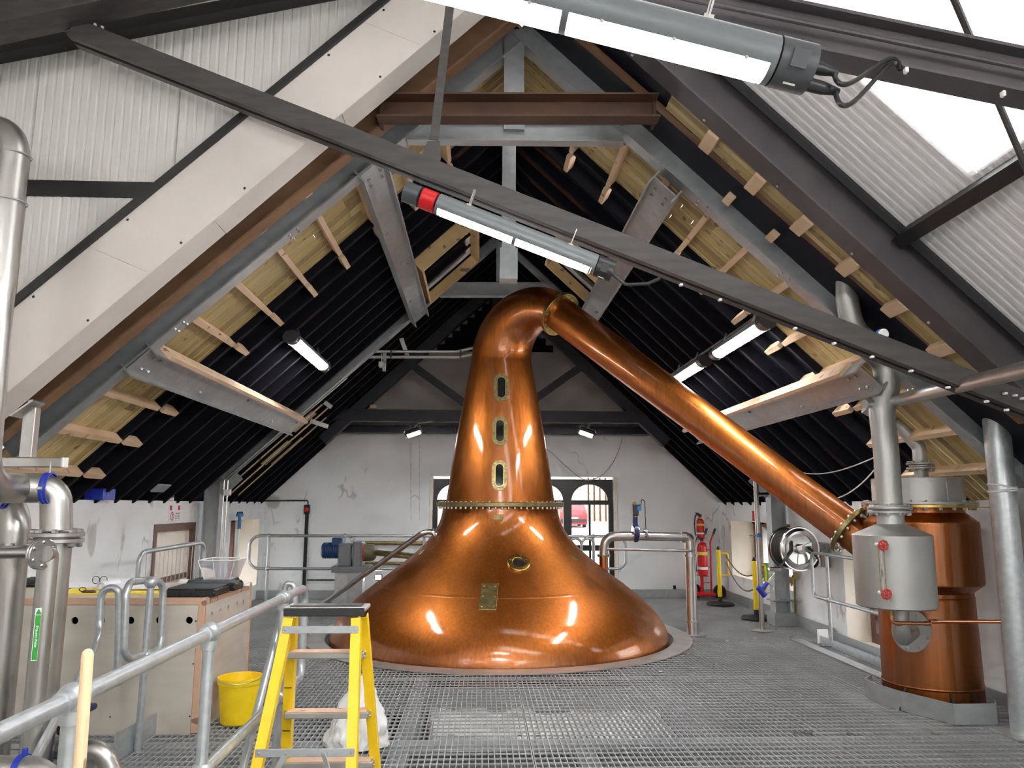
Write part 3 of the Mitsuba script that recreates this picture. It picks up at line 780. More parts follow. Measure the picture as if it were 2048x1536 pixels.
# boards and blocks seen between the dark frame and the old roof on the right
for k in range(7):
    px0, py0 = 1340 + 93 * k, 206 + 83 * k
    a, b = P(px0, py0 - 6, y=5.24), P(px0 + 84, py0 + 69, y=5.24)
    g = thing("soffit_board", ("uppermost", "second", "third", "fourth", "fifth", "sixth", "lowest")[k] + " short timber board behind the dark rafter on the right, counted down the slope", "timber board", "boards between the right rafters")
    nn = nz((0.9, 0, 1))
    for j in range(4):
        o = A(0, (j - 1.5) * 0.055, 0)
        part(g, "board", bar(a + o, b + o, 0.052, 0.02, nn), ("new_board", "new_board_dark", "new_board_pale", "new_board")[(j + k) % 4])
    q = P(px0 + 80, py0 + 76, y=5.2)
    part(g, "block", cbox(q, (0.10, 0.24, 0.06), 0.004, np.stack([nz(A(1, 0, -0.9)), A(0, 1, 0), nn], 1)), "pale_timber")
# small timber blocks at the top edge of the galvanised web
for px, py, lab in ((612, 382, "right of two small timber packing blocks on the left near rafter below the tie"), (592, 390, "left of two small timber packing blocks on the left near rafter below the tie"),
                    (955, 95, "topmost small timber packing block on the left near rafter by the apex"), (858, 160, "small timber packing block on the left near rafter beside the hanger strap"),
                    (1458, 398, "upper small timber packing block on the right near rafter"), (1545, 472, "lower small timber packing block on the right near rafter"), (520, 455, "lowest small timber packing block on the left near rafter")):
    sl = -0.92 if px > 1000 else 0.92
    one("packing_block", cbox(P(px, py, y=5.66), (0.07, 0.12, 0.05), 0.004, np.stack([nz(A(1, 0, sl)), A(0, 1, 0), nz(A(-sl, 0, 1))], 1)), "pale_timber", lab, "timber block", group="packing blocks on the near rafter")
# raking casing of pale boards on the left
cs = thing("board_casing", "long raking casing of pale fire boards along the left roof edge", "casing")
pu0, pu1 = P(137, 527, y=4.88), P(700, 67, y=4.88); pl0, pl1 = P(325, 526, y=4.88), P(700, 213, y=4.88)
du, dl = (pu1 - pu0) / (pu1 - pu0)[0], (pl1 - pl0) / (pl1 - pl0)[0]
up_at, lo_at = lambda x: pu0 + du * (x - pu0[0]), lambda x: pl0 + dl * (x - pl0[0])
js = [-4.6, -2.33, -0.62, 0.25]
R0 = np.stack([A(1, 0, 0), A(0, 0, 1), A(0, -1, 0)], 1)
nl = nz(A(-dl[2], 0, 1))
for x0, x1 in zip(js[:-1], js[1:]):
    sh = 0.20
    q = Polygon([(lo_at(x0 + sh)[0], lo_at(x0 + sh)[2]), (lo_at(x1 + sh)[0] - 0.004, lo_at(x1 + sh)[2]), (up_at(x1 - sh)[0] - 0.004, up_at(x1 - sh)[2]), (up_at(x0 - sh)[0], up_at(x0 - sh)[2])])
    f = part(cs, "face_board", ext(q, 0.02, (0, 4.90, 0), R0), "fire_board")
    for t in (0.12, 0.35, 0.6, 0.85):
        xx = x0 + (x1 - x0) * t
        for w in (0.06, 0.94) if t != 0.35 else (0.08,):
            c = lo_at(xx + 0.2) * (1 - w) + up_at(xx - 0.2) * w
            part(f, "screw", disc(A(c[0], 4.878, c[2]), (0, -1, 0), 0.009, 0.004, 8), "black_steel")
for x0, x1 in zip([-4.4, -1.75, -0.95], [-1.75, -0.95, 0.25]):
    a, b = lo_at(x0), lo_at(x1)
    part(cs, "soffit_board", bar(a + A(0.002, 0.125, 0) + nl * 0.01, b + A(-0.002, 0.125, 0) + nl * 0.01, 0.25, 0.02, nl), "fire_board")
a, b = up_at(-4.8), up_at(0.28)
one("edge_trim", bar(a + A(0, 0.02, 0) + nl * 0.022, b + A(0, 0.02, 0) + nl * 0.022, 0.10, 0.045, nl), "black_steel", "black edge trim along the top of the pale board casing", "trim strip")
# the long crossing tie, its hanger and its fittings
TY = 4.62
a, b = P(150, 62, y=TY), P(2075, 818, y=TY); b = b + (b - a) * 0.10
d = nz(b - a); n = nz(np.cross(A(0, 1, 0), d)); n = n if n[2] > 0 else -n
tie = thing("tie_beam", "long dark steel tie crossing the whole view from upper left to lower right", "beam")
for o in (0.075, -0.075):
    part(tie, "angle", channel(a + A(0, o + 0.03, 0), b + A(0, o + 0.03, 0), 0.125, 0.055, 0.01, up=n, flip=1 if o < 0 else -1), "dark_grey_steel")
part(tie, "flat", bar(a + A(0, 0.03, 0) - n * 0.01, b + A(0, 0.03, 0) - n * 0.01, 0.13, 0.03, n), "dark_grey_steel")
part(tie, "end_plate", box(a + A(0.02, -0.02, 0.02), (0.22, 0.02, 0.12), np.stack([d, A(0, 1, 0), n], 1)), "dark_grey_steel")
for k in range(4):
    part(tie, "bolt", hexbolt(a + d * (0.03 + 0.05 * k) + A(0, -0.05, 0) + n * 0.062, n, 0.012, 0.016), "bolt_steel")
for px, py in ((1362, 570), (1440, 600), (1590, 657), (1668, 687), (1744, 714), (1822, 742), (1896, 775), (1973, 803), (2013, 820), (2010, 787), (2030, 791), (2045, 797)):
    part(tie, "clip", cbox(P(px, py, y=TY - 0.07), (0.02, 0.03, 0.014), 0.003), "white_plastic")
hg = thing("hanger_strap", "dark flat steel hanger dropping from the roof to the crossing tie", "steel strap")
a, b = P(906, -40, y=TY - 0.0), P(868, 280, y=TY)
part(hg, "strap", bar(a, b, 0.055, 0.012, (0, 1, 0)), "dark_grey_steel")
q = [P(855, 283, y=TY), P(880, 283, y=TY), P(882, 315, y=TY), P(876, 345, y=TY), P(838, 325, y=TY)]
part(hg, "gusset", ext(Polygon([(v[0], v[2]) for v in q]), 0.014, (0, TY + 0.007, 0), R0), "dark_grey_steel")
# near beam carrying the first light
a, b = P(1130, -32, y=2.36), P(2150, 178, y=2.36); d = nz(b - a); n = nz(np.cross(A(0, 1, 0), d)); n = n if n[2] > 0 else -n
nb = thing("near_beam", "dark steel beam crossing the top right corner above the nearest light", "beam")
part(nb, "beam", ibeam(a - d * 2.2, b + d * 1.25, 0.165, 0.10, 0.012, up=n), "primer_steel")
part(nb, "conduit", tube([a + A(0, -0.05, 0) + n * 0.0 - d * 1.2, b + A(0, -0.05, 0) + d * 1.2], 0.009, 8), "dark_grey_steel")
part(nb, "cable_clip", [cbox(P(px, py, y=2.29), (0.012, 0.02, 0.02), 0.003) for px, py in ((1812, 141), (2006, 188))], "white_plastic")

# ------------------------------------------------------------------ the pot still
still = thing("pot_still", "large copper pot still with flared base, tall neck and brass fittings in the middle", "still")
from scipy.interpolate import PchipInterpolator
zs = [-0.75, -0.45, -0.20, 0.0, 0.10, 0.20, 0.30, 0.40, 0.50, 0.60, 0.70, 0.85, 1.00, 1.18, 1.35, 1.50, 1.60]
rs_ = [1.70, 1.93, 2.06, 2.110, 2.088, 2.040, 1.970, 1.876, 1.764, 1.632, 1.492, 1.286, 1.100, 0.918, 0.822, 0.762, 0.735]
zz = np.linspace(-0.75, 1.60, 110)
from scipy.interpolate import UnivariateSpline
pot_r = UnivariateSpline(zs, rs_, k=4, s=0.0008)
neck_r = PchipInterpolator([1.60, 1.66, 2.3, 2.7, 3.1, 3.51], [0.715, 0.705, 0.612, 0.546, 0.474, 0.402])
RS = lambda z: float(pot_r(z) if z < 1.62 else neck_r(min(z, 3.5)))
C3 = A(SC[0], SC[1], 0)
part(still, "pot", lathe(np.stack([pot_r(zz), zz], 1), C3, 128), "copper", True)
part(still, "shoulder_seam", lathe([(RS(z) + h, z) for z, h in ((0.625, 0.0), (0.63, 0.004), (0.645, 0.004), (0.65, 0.0))], C3, 128), "copper", 40)
# neck and swan bend in the plane of the lyne arm
AD = nz(A(3.83 - SC[0], 6.65 - SC[1], 0))
Rb, z0, phi = 0.627, 3.51, math.radians(127.6)
path = [A(SC[0], SC[1], z) for z in np.linspace(1.64, 3.49, 24)]
rad = [RS(p[2]) for p in path]
for f in np.linspace(0, phi, 30):
    path.append(C3 + A(0, 0, z0) + AD * (Rb * (1 - math.cos(f))) + A(0, 0, Rb * math.sin(f)))
    rad.append(float(np.interp(math.degrees(f), [0, 30, 60, 100, 127.6], [0.402, 0.383, 0.345, 0.272, 0.222])))
part(still, "neck", tube(path, rad, 96, False), "copper", True)
ARM0 = path[-1]; ARMD = nz(path[-1] - path[-2])
bf = part(still, "belt_flange", lathe([(0.70, 1.600), (0.822, 1.600), (0.828, 1.606), (0.828, 1.652), (0.822, 1.658), (0.70, 1.660)], C3, 96), "brass_dull", 40)
for i in range(64):
    a = 2 * math.pi * i / 64
    q = C3 + A(0.79 * math.cos(a), 0.79 * math.sin(a), 1.600)
    parts(bf, "bolt", [hexbolt(q, (0, 0, -1), 0.013, 0.026), hexbolt(q + A(0, 0, 0.06), (0, 0, 1), 0.011, 0.010)], "bolt_steel")


def on_still(px, py):
    """Point on the still under a surveyed direction, with its frame (tangent, up the surface, normal)."""
    d = nz(P(px, py, y=5.0) - EYE); t = 5.0
    while t < 14:
        q = EYE + d * t
        if np.hypot(q[0] - SC[0], q[1] - SC[1]) < RS(q[2]):
            break
        t += 0.002
    q = EYE + d * t; h = 0.01
    dr_ = (RS(q[2] + h) - RS(q[2] - h)) / (2 * h)
    rh = nz(A(q[0] - SC[0], q[1] - SC[1], 0)); n = nz(rh - A(0, 0, dr_)); tt = nz(np.cross(A(0, 0, 1), rh)); u = np.cross(n, tt)
    return q, np.stack([tt, u, n], 1)


for px, py in ((1002.5, 776), (1000, 862.5), (999, 951)):
    q, R = on_still(px, py)
    w, h = 0.188, 0.375
    outer, inner = Polygon(stadium(w, h)), Polygon(stadium(0.095, 0.272))
    g = part(still, "sight_glass", [ext(outer.difference(inner), 0.024, q - R[:, 2] * 0.004, R), ext(Polygon(stadium(0.122, 0.300)).difference(inner), 0.034, q - R[:, 2] * 0.004, R)], "brass_dull", label="oval brass framed sight glass")
    part(g, "glass", ext(inner, 0.008, q + R[:, 2] * 0.004, R), "glass_dark")
    part(g, "rim", ext(Polygon(stadium(0.112, 0.290)).difference(Polygon(stadium(0.098, 0.275))), 0.038, q - R[:, 2] * 0.004, R), "brass")
    rv = [p for k, p in enumerate(stadium(0.155, 0.338, 14)) if k % 2 == 0]
    part(g, "rivet", [disc(q + R[:, 0] * a + R[:, 1] * b + R[:, 2] * 0.022, R[:, 2], 0.008, 0.008, 8) for a, b in rv], "bolt_steel")
q, R = on_still(1037, 1128)
ring = part(still, "porthole", lathe([(0.072, -0.02), (0.072, 0.03), (0.080, 0.036), (0.122, 0.034), (0.132, 0.026), (0.132, -0.03)], q, 40, R[:, 2]), "brass", 40, label="round polished brass porthole")
part(ring, "glass", disc(q + R[:, 2] * 0.012, R[:, 2], 0.073, 0.006, 32), "glass_dark")
for i in range(8):
    a = math.pi * (i + 0.5) / 4
    part(ring, "bolt", disc(q + R[:, 2] * 0.036 + 0.102 * (R[:, 0] * math.cos(a) + R[:, 1] * math.sin(a)), R[:, 2], 0.009, 0.008, 8), "brass_dull")
q, R = on_still(977.5, 1193.5)
pl = part(still, "inspection_plate", cbox(q, (0.19, 0.40, 0.022), 0.004, R), "brass_dull", label="upright brass plate with six bolts")
for i in (-1, 1):
    for j in (-1, 0, 1):
        part(pl, "bolt", disc(q + R[:, 2] * 0.016 + R[:, 0] * 0.062 * i + R[:, 1] * 0.155 * j, R[:, 2], 0.016, 0.014, 12), "brass")
for px, py, w, h in ((996.5, 1035, 0.115, 0.062), (1150, 1115, 0.10, 0.08), (842, 1104, 0.10, 0.09)):
    q, R = on_still(px, py)
    pl = part(still, "name_plate", cbox(q, (w, h, 0.012), 0.003, R), "brass_dull", label="small brass plate")
    for i in (-1, 1):
        part(pl, "bolt", disc(q + R[:, 2] * 0.008 + R[:, 0] * w * 0.3 * i, R[:, 2], 0.011, 0.010, 10), "brass_dull")
uf = flange(still, "neck_flange", ARM0, ARMD, 0.292, 0.050, 20, "brass", "bolt_steel", rb=0.258, bolt_r=0.013)
one("collar_ring", lathe([(2.160, 0.004), (2.160, 0.014), (2.385, 0.014), (2.385, 0.004), (2.160, 0.004)], C3, 128), "chequer", "flat bright chequered ring plate lying around the foot of the still", "ring plate")

# lyne arm
CD = A(3.83, 6.65, 0)                              # condenser axis
arm = thing("lyne_arm", "long tapering copper pipe sloping from the still's head down to the condenser", "pipe")
E1 = A(3.40, 7.055, 1.41)
dE = nz(E1 - ARM0)
part(arm, "pipe", tube([ARM0 + dE * 0.02, ARM0 + dE * 1.2, ARM0 + dE * 2.6, E1], [0.218, 0.207, 0.186, 0.172], 64), "copper", 60)
lf = part(arm, "lower_flange", lathe([(0.16, -0.022), (0.238, -0.022), (0.243, -0.017), (0.243, 0.017), (0.238, 0.022), (0.16, 0.022)], E1, 48, dE), "brass_dull", 40)
B = basis(dE)
for i in range(14):
    a = 2 * math.pi * (i + 0.5) / 14; q = E1 + 0.21 * (B[:, 0] * math.cos(a) + B[:, 1] * math.sin(a))
    parts(lf, "bolt", [hexbolt(q + dE * 0.022, dE, 0.017, 0.022), hexbolt(q - dE * 0.022, -dE, 0.016, 0.018)], "bolt_steel")
part(arm, "seam", lathe([(0.2075, -0.006), (0.2095, 0), (0.2075, 0.006)], ARM0 + dE * 1.15, 48, dE), "copper", True)

# condenser
co = thing("condenser", "upright copper condenser on a grey steel skirt at the right wall", "condenser")
prof = [(0.36, -0.02), (0.385, 0.0), (0.383, 0.16), (0.390, 0.17), (0.383, 0.18), (0.372, 0.86), (0.374, 0.875), (0.366, 0.885), (0.366, 0.915), (0.452, 0.985), (0.455, 1.0), (0.452, 1.48), (0.448, 1.495), (0.352, 1.575), (0.350, 1.63)]
part(co, "shell", lathe(prof, CD, 96), "copper_condenser", 35)
part(co, "inlet_stub", tube([E1 + dE * 0.02, E1 + dE * 0.52], 0.165, 48), "copper_condenser", 60)
k = part(co, "top_flange", lathe([(0.34, 1.615), (0.452, 1.615), (0.455, 1.618), (0.455, 1.640), (0.34, 1.640)], CD, 64), "brass", 40)
k2 = part(co, "top_plate", lathe([(0.0, 1.643), (0.455, 1.643), (0.458, 1.646), (0.458, 1.662), (0.0, 1.665)], CD, 64), "steel_satin", 40)
for i in range(24):
    a = 2 * math.pi * (i + 0.5) / 24; q = CD + A(0.425 * math.cos(a), 0.425 * math.sin(a), 0)
    parts(k, "bolt", [hexbolt(q + A(0, 0, 1.664), (0, 0, 1), 0.014, 0.014), hexbolt(q + A(0, 0, 1.615), (0, 0, -1), 0.016, 0.02)], "bolt_steel")
part(co, "head", lathe([(0.365, 1.66), (0.365, 1.86), (0.36, 1.868), (0.30, 1.872), (0.0, 1.875)], CD, 64), "steel_satin", 40)
part(co, "head_seam", bar(CD + A(0.05, -0.364, 1.67), CD + A(0.05, -0.364, 1.86), 0.008, 0.004, (0, 1, 0)), "stainless")

SK = [A(3.50, 7.02), A(3.36, 6.86), A(3.35, 6.65), A(3.42, 6.40), A(3.53, 6.15), A(3.60, 5.99), A(3.93, 5.99), A(4.00, 6.10)]
for i, (a, b) in enumerate(zip(SK[:-1], SK[1:])):
    part(co, "skirt_plate", bar(A(*a, 0.075), A(*b, 0.075), 0.008, 0.15), "galv")
for a in (-1.75, -1.25, -2.6):
    e = A(math.cos(a), math.sin(a), 0)
    m = ext(Polygon([(0.375, 0), (0.50, 0), (0.385, 0.17), (0.375, 0.17)]), 0.012, CD, np.stack([e, A(0, 0, 1), np.cross(e, A(0, 0, 1))], 1))
    part(co, "bracket", m, "black_steel")
# elbow pipe on the condenser head
ep = thing("head_pipe", "grey elbow pipe rising from the condenser's flat head", "pipe")
hp = A(3.86, 6.62, 0)
part(ep, "pipe", pipe([hp + A(0, 0, 1.87), hp + A(0, 0, 2.14), hp + A(-0.13, 0.05, 2.33), hp + A(-0.42, 0.08, 2.50)], 0.058, 0.10, 24), "steel_satin", 50)
flange(ep, "flange", hp + A(0, 0, 1.975), (0, 0, 1), 0.115, 0.02, 8, "steel_satin", "bolt_steel", rb=0.093, bolt_r=0.015, gap=0.02)

# small steel vessel on the riser in front of the condenser
VC = A(3.17, 5.90, 0)
ve = thing("steel_vessel", "dull grey steel vessel with two red handwheels in front of the condenser", "vessel")
part(ve, "body", lathe([(0.0, 0.875), (0.27, 0.875), (0.283, 0.885), (0.283, 1.408), (0.275, 1.415), (0.10, 1.492), (0.0985, 1.50), (0.0985, 1.585), (0.0, 1.585)], VC, 72), "steel_satin", 35)
flange(ve, "flange", VC + A(0, 0, 1.60), (0, 0, 1), 0.160, 0.02, 10, "steel_satin", "bolt_steel", rb=0.138, bolt_r=0.014, gap=0.012)
FO = P(1822, 1262, y=6.27)
part(ve, "drain", pipe([VC + A(0.02, 0, 0.88), A(VC[0] + 0.02, VC[1], FO[2]), A(FO[0], 6.262, FO[2])], 0.062, 0.13, 24), "steel_satin", 50)
flange(ve, "drain_flange", A(FO[0], 6.265, FO[2]), (0.05, -1, 0), 0.165, 0.018, 8, "steel_satin", "bolt_steel", rb=0.135, bolt_r=0.013)
g0, g1 = P(1760, 1090, y=5.60), P(1769, 1187, y=5.60)
gx = (g0[0] + g1[0]) / 2
g0[0] = g1[0] = gx
gauge = part(ve, "gauge_glass", tube([g1, g0], 0.008, 10), "clear_plastic")
for o in (-0.02, 0.02):
    part(gauge, "guard_rod", tube([g1 + A(o, 0.0, 0), g0 + A(o, 0, 0)], 0.0035, 6), "brass_dull")
for q in (g0, g1):
    v = part(ve, "gauge_valve", tube([q + A(0, -0.02, 0), q + A(0.0, 0.06, 0)], 0.016, 12), "white_plastic", 40)
    a = np.linspace(0, 2 * np.pi, 40)
    wheel = tube([q + A(-0.005 + (0.032 + 0.0035 * math.cos(8 * t)) * math.cos(t), -0.045, 0.0 + (0.032 + 0.0035 * math.cos(8 * t)) * math.sin(t)) for t in a], 0.0075, 8)
    spokes = [bar(q + A(-0.005, -0.045, 0) - 0.03 * A(math.cos(t), 0, math.sin(t)), q + A(-0.005, -0.045, 0) + 0.03 * A(math.cos(t), 0, math.sin(t)), 0.008, 0.008) for t in (0, math.pi / 3, 2 * math.pi / 3)]
    part(ve, "handwheel", [wheel] + spokes + [disc(q + A(-0.005, -0.05, 0), (0, 1, 0), 0.012, 0.02, 12)], "red_handwheel", label="red handwheel")
part(ve, "level_mark", bar(A(gx, 5.606, 1.12), A(gx, 5.606, 1.17), 0.010, 0.004, (0, 1, 0)), "black_plastic")
# thin copper drain line from under the vessel
dl_ = thing("copper_drain_pipe", "thin copper pipe with elbows running right from under the steel vessel", "pipe")
q = P(1782, 1222, y=5.80)
part(dl_, "pipe", pipe([q, A(q[0], 5.80, P(1790, 1246, y=5.80)[2]), P(1858, 1247, y=5.80), P(1866, 1243, y=5.95), A(3.88, 5.75, P(2005, 1243, y=5.75)[2])], 0.0135, 0.03, 14), "copper_tube", 50)
part(dl_, "fitting", tube([q + A(0, 0, -0.03), q + A(0, 0, 0.06)], 0.02, 14), "brass_dull", 40)
for px, py in ((1796, 1247), (1855, 1247), (1866, 1243)):
    part(dl_, "joint", lathe([(0.012, -0.025), (0.0175, -0.025), (0.0175, 0.025), (0.012, 0.025)], P(px, py, y=5.82), 14, (1, 0, 0)), "copper_tube", 40)
# riser pipe
ri = thing("riser_pipe", "thick grey steel pipe rising with a kink from the steel vessel towards the roof", "pipe")
pts = [VC + A(0.0, 0, 1.60), P(1772, 900, y=5.9), P(1763, 822, y=5.9), P(1776, 770, y=5.9), P(1768, 722, y=5.9), P(1724, 684, y=5.8), P(1704, 650, y=5.7), P(1692, 590, y=5.66), P(1688, 480, y=5.66)]
part(ri, "pipe", tube(fillet(pts, 0.16, 8), np.interp(np.linspace(0, 1, len(fillet(pts, 0.16, 8))), [0, 0.7, 1], [0.094, 0.094, 0.072]), 28), "steel_satin", 60)
bq, br = P(1800, 800, y=5.75), P(2120, 722, y=3.55)
part(ri, "branch", pipe([P(1775, 806, y=5.9), bq, br + (br - bq) * 0.6], 0.046, 0.1, 22), "stainless", 60)
part(ri, "boss", tube([P(1742, 806, y=5.9), P(1730, 808, y=5.88)], 0.035, 16), "stainless", 40)
flange(ri, "foot_flange", VC + A(0, 0, 1.628), (0, 0, 1), 0.150, 0.014, 8, "steel_satin", "bolt_steel", rb=0.13, bolt_r=0.012, both=False)
dc = P(1767, 668, y=4.75)
ds = thing("junction_cover", "pale round cap with a blue rim fixed behind the crossing tie by the riser pipe", "cap")
part(ds, "face", disc(dc, (0.1, -1, -0.1), 0.034, 0.02, 24), "white_plastic"); part(ds, "rim", disc(dc + A(0, 0.025, 0), (0.1, -1, -0.1), 0.038, 0.03, 24), "bright_blue")
# tall grey post at the right edge
cp = thing("round_post", "thick round grey pipe standing at the right edge with tape tied round it", "pipe")
c = A(3.955, 5.72, 0)
part(cp, "pipe", tube([c + A(0, 0, 0.0), c + A(0, 0, 2.32)], 0.092, 32), "galv_rail", 50)
part(cp, "base_plate", cbox(c + A(-0.02, 0, 0.004), (0.30, 0.30, 0.012), 0.003), "steel_satin")
zt_ = P(1995, 978, y=5.72)[2]
for k, (dz, t) in enumerate(((0.0, 0.02), (0.012, -0.025), (-0.015, 0.008))):
    a = np.linspace(0, 2 * np.pi, 30)
    part(cp, "tape", tube([c + A(0.094 * math.cos(x), 0.094 * math.sin(x), zt_ + dz + t * math.cos(x)) for x in a], 0.006, 6), "white_sack")

# pipework right of the still
fp = thing("charge_pipe", "stainless pipe arching from the still's shoulder to a leg on the floor right of it", "pipe")
yp = 10.08
b0 = P(1208, 1150, y=yp); t0, t1 = P(1210, 1073, y=yp), P(1384, 1075, y=yp); f0 = A(2.71, yp, 0.0)
part(fp, "copper_stub", tube([b0 + A(0, 0, -0.06), A(b0[0], yp, P(1208, 1112, y=yp)[2])], 0.058, 24), "copper_condenser", 50)
part(fp, "bend", tube(fillet([A(b0[0], yp, P(1208, 1112, y=yp)[2]), t0, P(1262, 1072, y=yp)], 0.22), 0.06, 24), "stainless", 50)
part(fp, "run", tube([P(1262, 1072, y=yp), P(1362, 1074, y=yp)], 0.055, 24), "stainless", 50)
k = part(fp, "leg", tube(fillet([P(1362, 1074, y=yp), A(2.735, yp, t1[2]), A(2.735, yp, 0.0)], 0.10), 0.068, 24), "stainless", 50)
part(k, "base_plate", disc(A(2.735, yp, 0.006), (0, 0, 1), 0.16, 0.012, 32), "steel_satin")
for py in (1111, 1243):
    part(k, "pipe_clamp", lathe([(0.07, -0.012), (0.088, -0.012), (0.088, 0.012), (0.07, 0.012)], A(2.735, yp, P(1384, py, y=yp)[2]), 20, (0, 0, 1)), "bolt_steel")
flange(fp, "stub_flange", A(b0[0], yp, P(1208, 1111, y=yp)[2]), (0, 0, 1), 0.085, 0.02, 8, "brass_dull", "bolt_steel", rb=0.072, bolt_r=0.009)
part(fp, "side_tube", tube([P(1214, 1098, y=yp - 0.06), P(1386, 1102, y=yp - 0.06)], 0.017, 12), "stainless", 50)
va = thing("butterfly_valve", "navy blue valve with a tall actuator on the stainless pipe right of the still", "valve")
vx = P(1271, 1066, y=yp)
part(va, "body", disc(vx, (1, 0, 0), 0.118, 0.05, 24), "navy_paint")
for o in (-0.034, 0.034):
    part(va, "ring", disc(vx + A(o, 0, 0), (1, 0, 0), 0.10, 0.014, 24), "bolt_steel")
part(va, "stem", tube([vx + A(0, 0, 0.09), vx + A(0, 0, 0.21)], 0.032, 14), "navy_paint", 40)
part(va, "actuator", [cbox(vx + A(0.0, 0, 0.29), (0.075, 0.1, 0.15), 0.01), cbox(vx + A(0.035, 0, 0.33), (0.07, 0.08, 0.07), 0.008)], "black_plastic")
part(va, "indicator", cbox(vx + A(0.045, -0.03, 0.315), (0.06, 0.05, 0.06), 0.008), "bright_blue")
part(va, "knob", lathe([(0.0, 0.035), (0.02, 0.03), (0.024, 0)][::-1], vx + A(-0.01, 0, 0.365), 14), "brass")
part(va, "cable", pipe([vx + A(0.08, 0, 0.36), vx + A(0.09, 0, 0.45), vx + A(0.13, 0, 0.40), vx + A(0.135, 0, 0.05)], 0.006, 0.03, 8), "black_plastic")
flange(fp, "run_flange", P(1292, 1068, y=yp), (1, 0, 0), 0.082, 0.02, 8, "stainless", "navy_paint", rb=0.07, bolt_r=0.011)

# agitator drive left of the still
gy = 12.0
g = lambda px, py, dy=0.0: P(px, py, y=gy + dy)
ag = thing("agitator_drive", "grey gearbox with blue motor on a galvanised pedestal left of the still", "gear motor")
a, b = g(674, 1140), g(727, 1140)
part(ag, "pedestal", [bx(a[0], b[0], gy - 0.17, gy + 0.17, 0.0, a[2] - 0.02)], "galv_rail")
part(ag, "pedestal_web", bx((a[0] + b[0]) / 2 - 0.01, b[0] + 0.02, gy - 0.20, gy - 0.172, 0.0, a[2] - 0.02), "galv")
part(ag, "mount_plate", bx(g(668, 1140)[0], g(742, 1140)[0], gy - 0.22, gy + 0.2, a[2] - 0.02, g(700, 1131)[2]), "machine_grey")
c0, c1 = g(678, 1132), g(706, 1086)
part(ag, "gearbox", [cbox((c0 + c1) / 2, (c1[0] - c0[0], 0.30, c1[2] - c0[2]), 0.02), cbox((g(709, 1132) + g(727, 1084)) / 2, (0.14, 0.36, 0.38), 0.02)], "machine_grey")
part(ag, "lifting_eye", tube([g(705, 1078) + 0.03 * A(math.cos(t), 0, math.sin(t)) for t in np.linspace(0, 6.283, 20)], 0.008, 8), "bolt_steel")
mc = g(664, 1101)
part(ag, "motor", [lathe([(0.0, -0.15), (0.09, -0.15), (0.115, -0.13), (0.115, 0.14), (0.0, 0.14)], mc, 28, (1, 0, 0))] + [disc(mc + A(o, 0, 0), (1, 0, 0), 0.124, 0.008, 28) for o in np.linspace(-0.12, 0.12, 9)], "motor_blue", 40)
part(ag, "terminal_box", cbox(g(675, 1083), (0.15, 0.16, 0.11), 0.01), "motor_blue")
part(ag, "cable", pipe([g(662, 1086), g(648, 1086), g(648, 1096)], 0.008, 0.04, 8), "black_plastic")
dc = g(728, 1105)
part(ag, "coupling_guard", lathe([(0.0, -0.16), (0.165, -0.16), (0.165, -0.11), (0.14, -0.10), (0.14, -0.03), (0.0, -0.03)], dc, 36, (1, 0, 0)), "machine_grey", 40)
part(ag, "seal_ring", lathe([(0.0, -0.03), (0.128, -0.03), (0.130, 0.02), (0.0, 0.02)], dc, 36, (1, 0, 0)), "orange_paint", 40)
part(ag, "drum", lathe([(0.0, 0.19), (0.08, 0.185), (0.118, 0.15), (0.126, 0.10), (0.126, 0.02), (0.0, 0.02)][::-1], dc, 36, (1, 0, 0)), "olive_paint", 40)
part(ag, "shaft", tube([dc + A(0.14, 0, 0), A(-0.70, 10.9, 0.90)], 0.045, 18), "brass_dull", 40)
sp = thing("sloping_tube", "thin stainless tube sloping from the still's left shoulder down to the floor", "pipe")
q0, _ = on_still(872, 1068)
part(sp, "tube", pipe([q0 + A(0.03, 0, -0.01), P(858, 1063, y=q0[1]), P(843, 1067, y=q0[1]), P(618, 1229, y=11.1)], 0.034, 0.06, 14), "stainless", 50)
flange(sp, "flange", q0 + A(-0.02, 0, 0), (1, 0, 0.5), 0.07, 0.03, 6, "stainless", "bolt_steel", rb=0.055, bolt_r=0.009, both=False)
tb = thing("brown_pipe", "brownish horizontal pipe on the gable wall behind the grey gearbox", "pipe", "brown pipes behind the gearbox")
part(tb, "pipe", tube([P(730, 1086, y=14.17), P(860, 1087, y=14.17)], 0.035, 12), "brass_dull", 40)
tb = thing("brown_pipe", "brownish horizontal pipe low on the gable wall behind the grey gearbox", "pipe", "brown pipes behind the gearbox")
part(tb, "pipe", tube([P(730, 1126, y=14.17), P(860, 1128, y=14.17)], 0.03, 12), "brass_dull", 40)

# ------------------------------------------------------------------ lamps
def half(poly, lo):
    b = poly.bounds
    return poly.intersection(sbox(-1, b[1] - 1, 1, lo)), poly.intersection(sbox(-1, lo, 1, b[3] + 1))


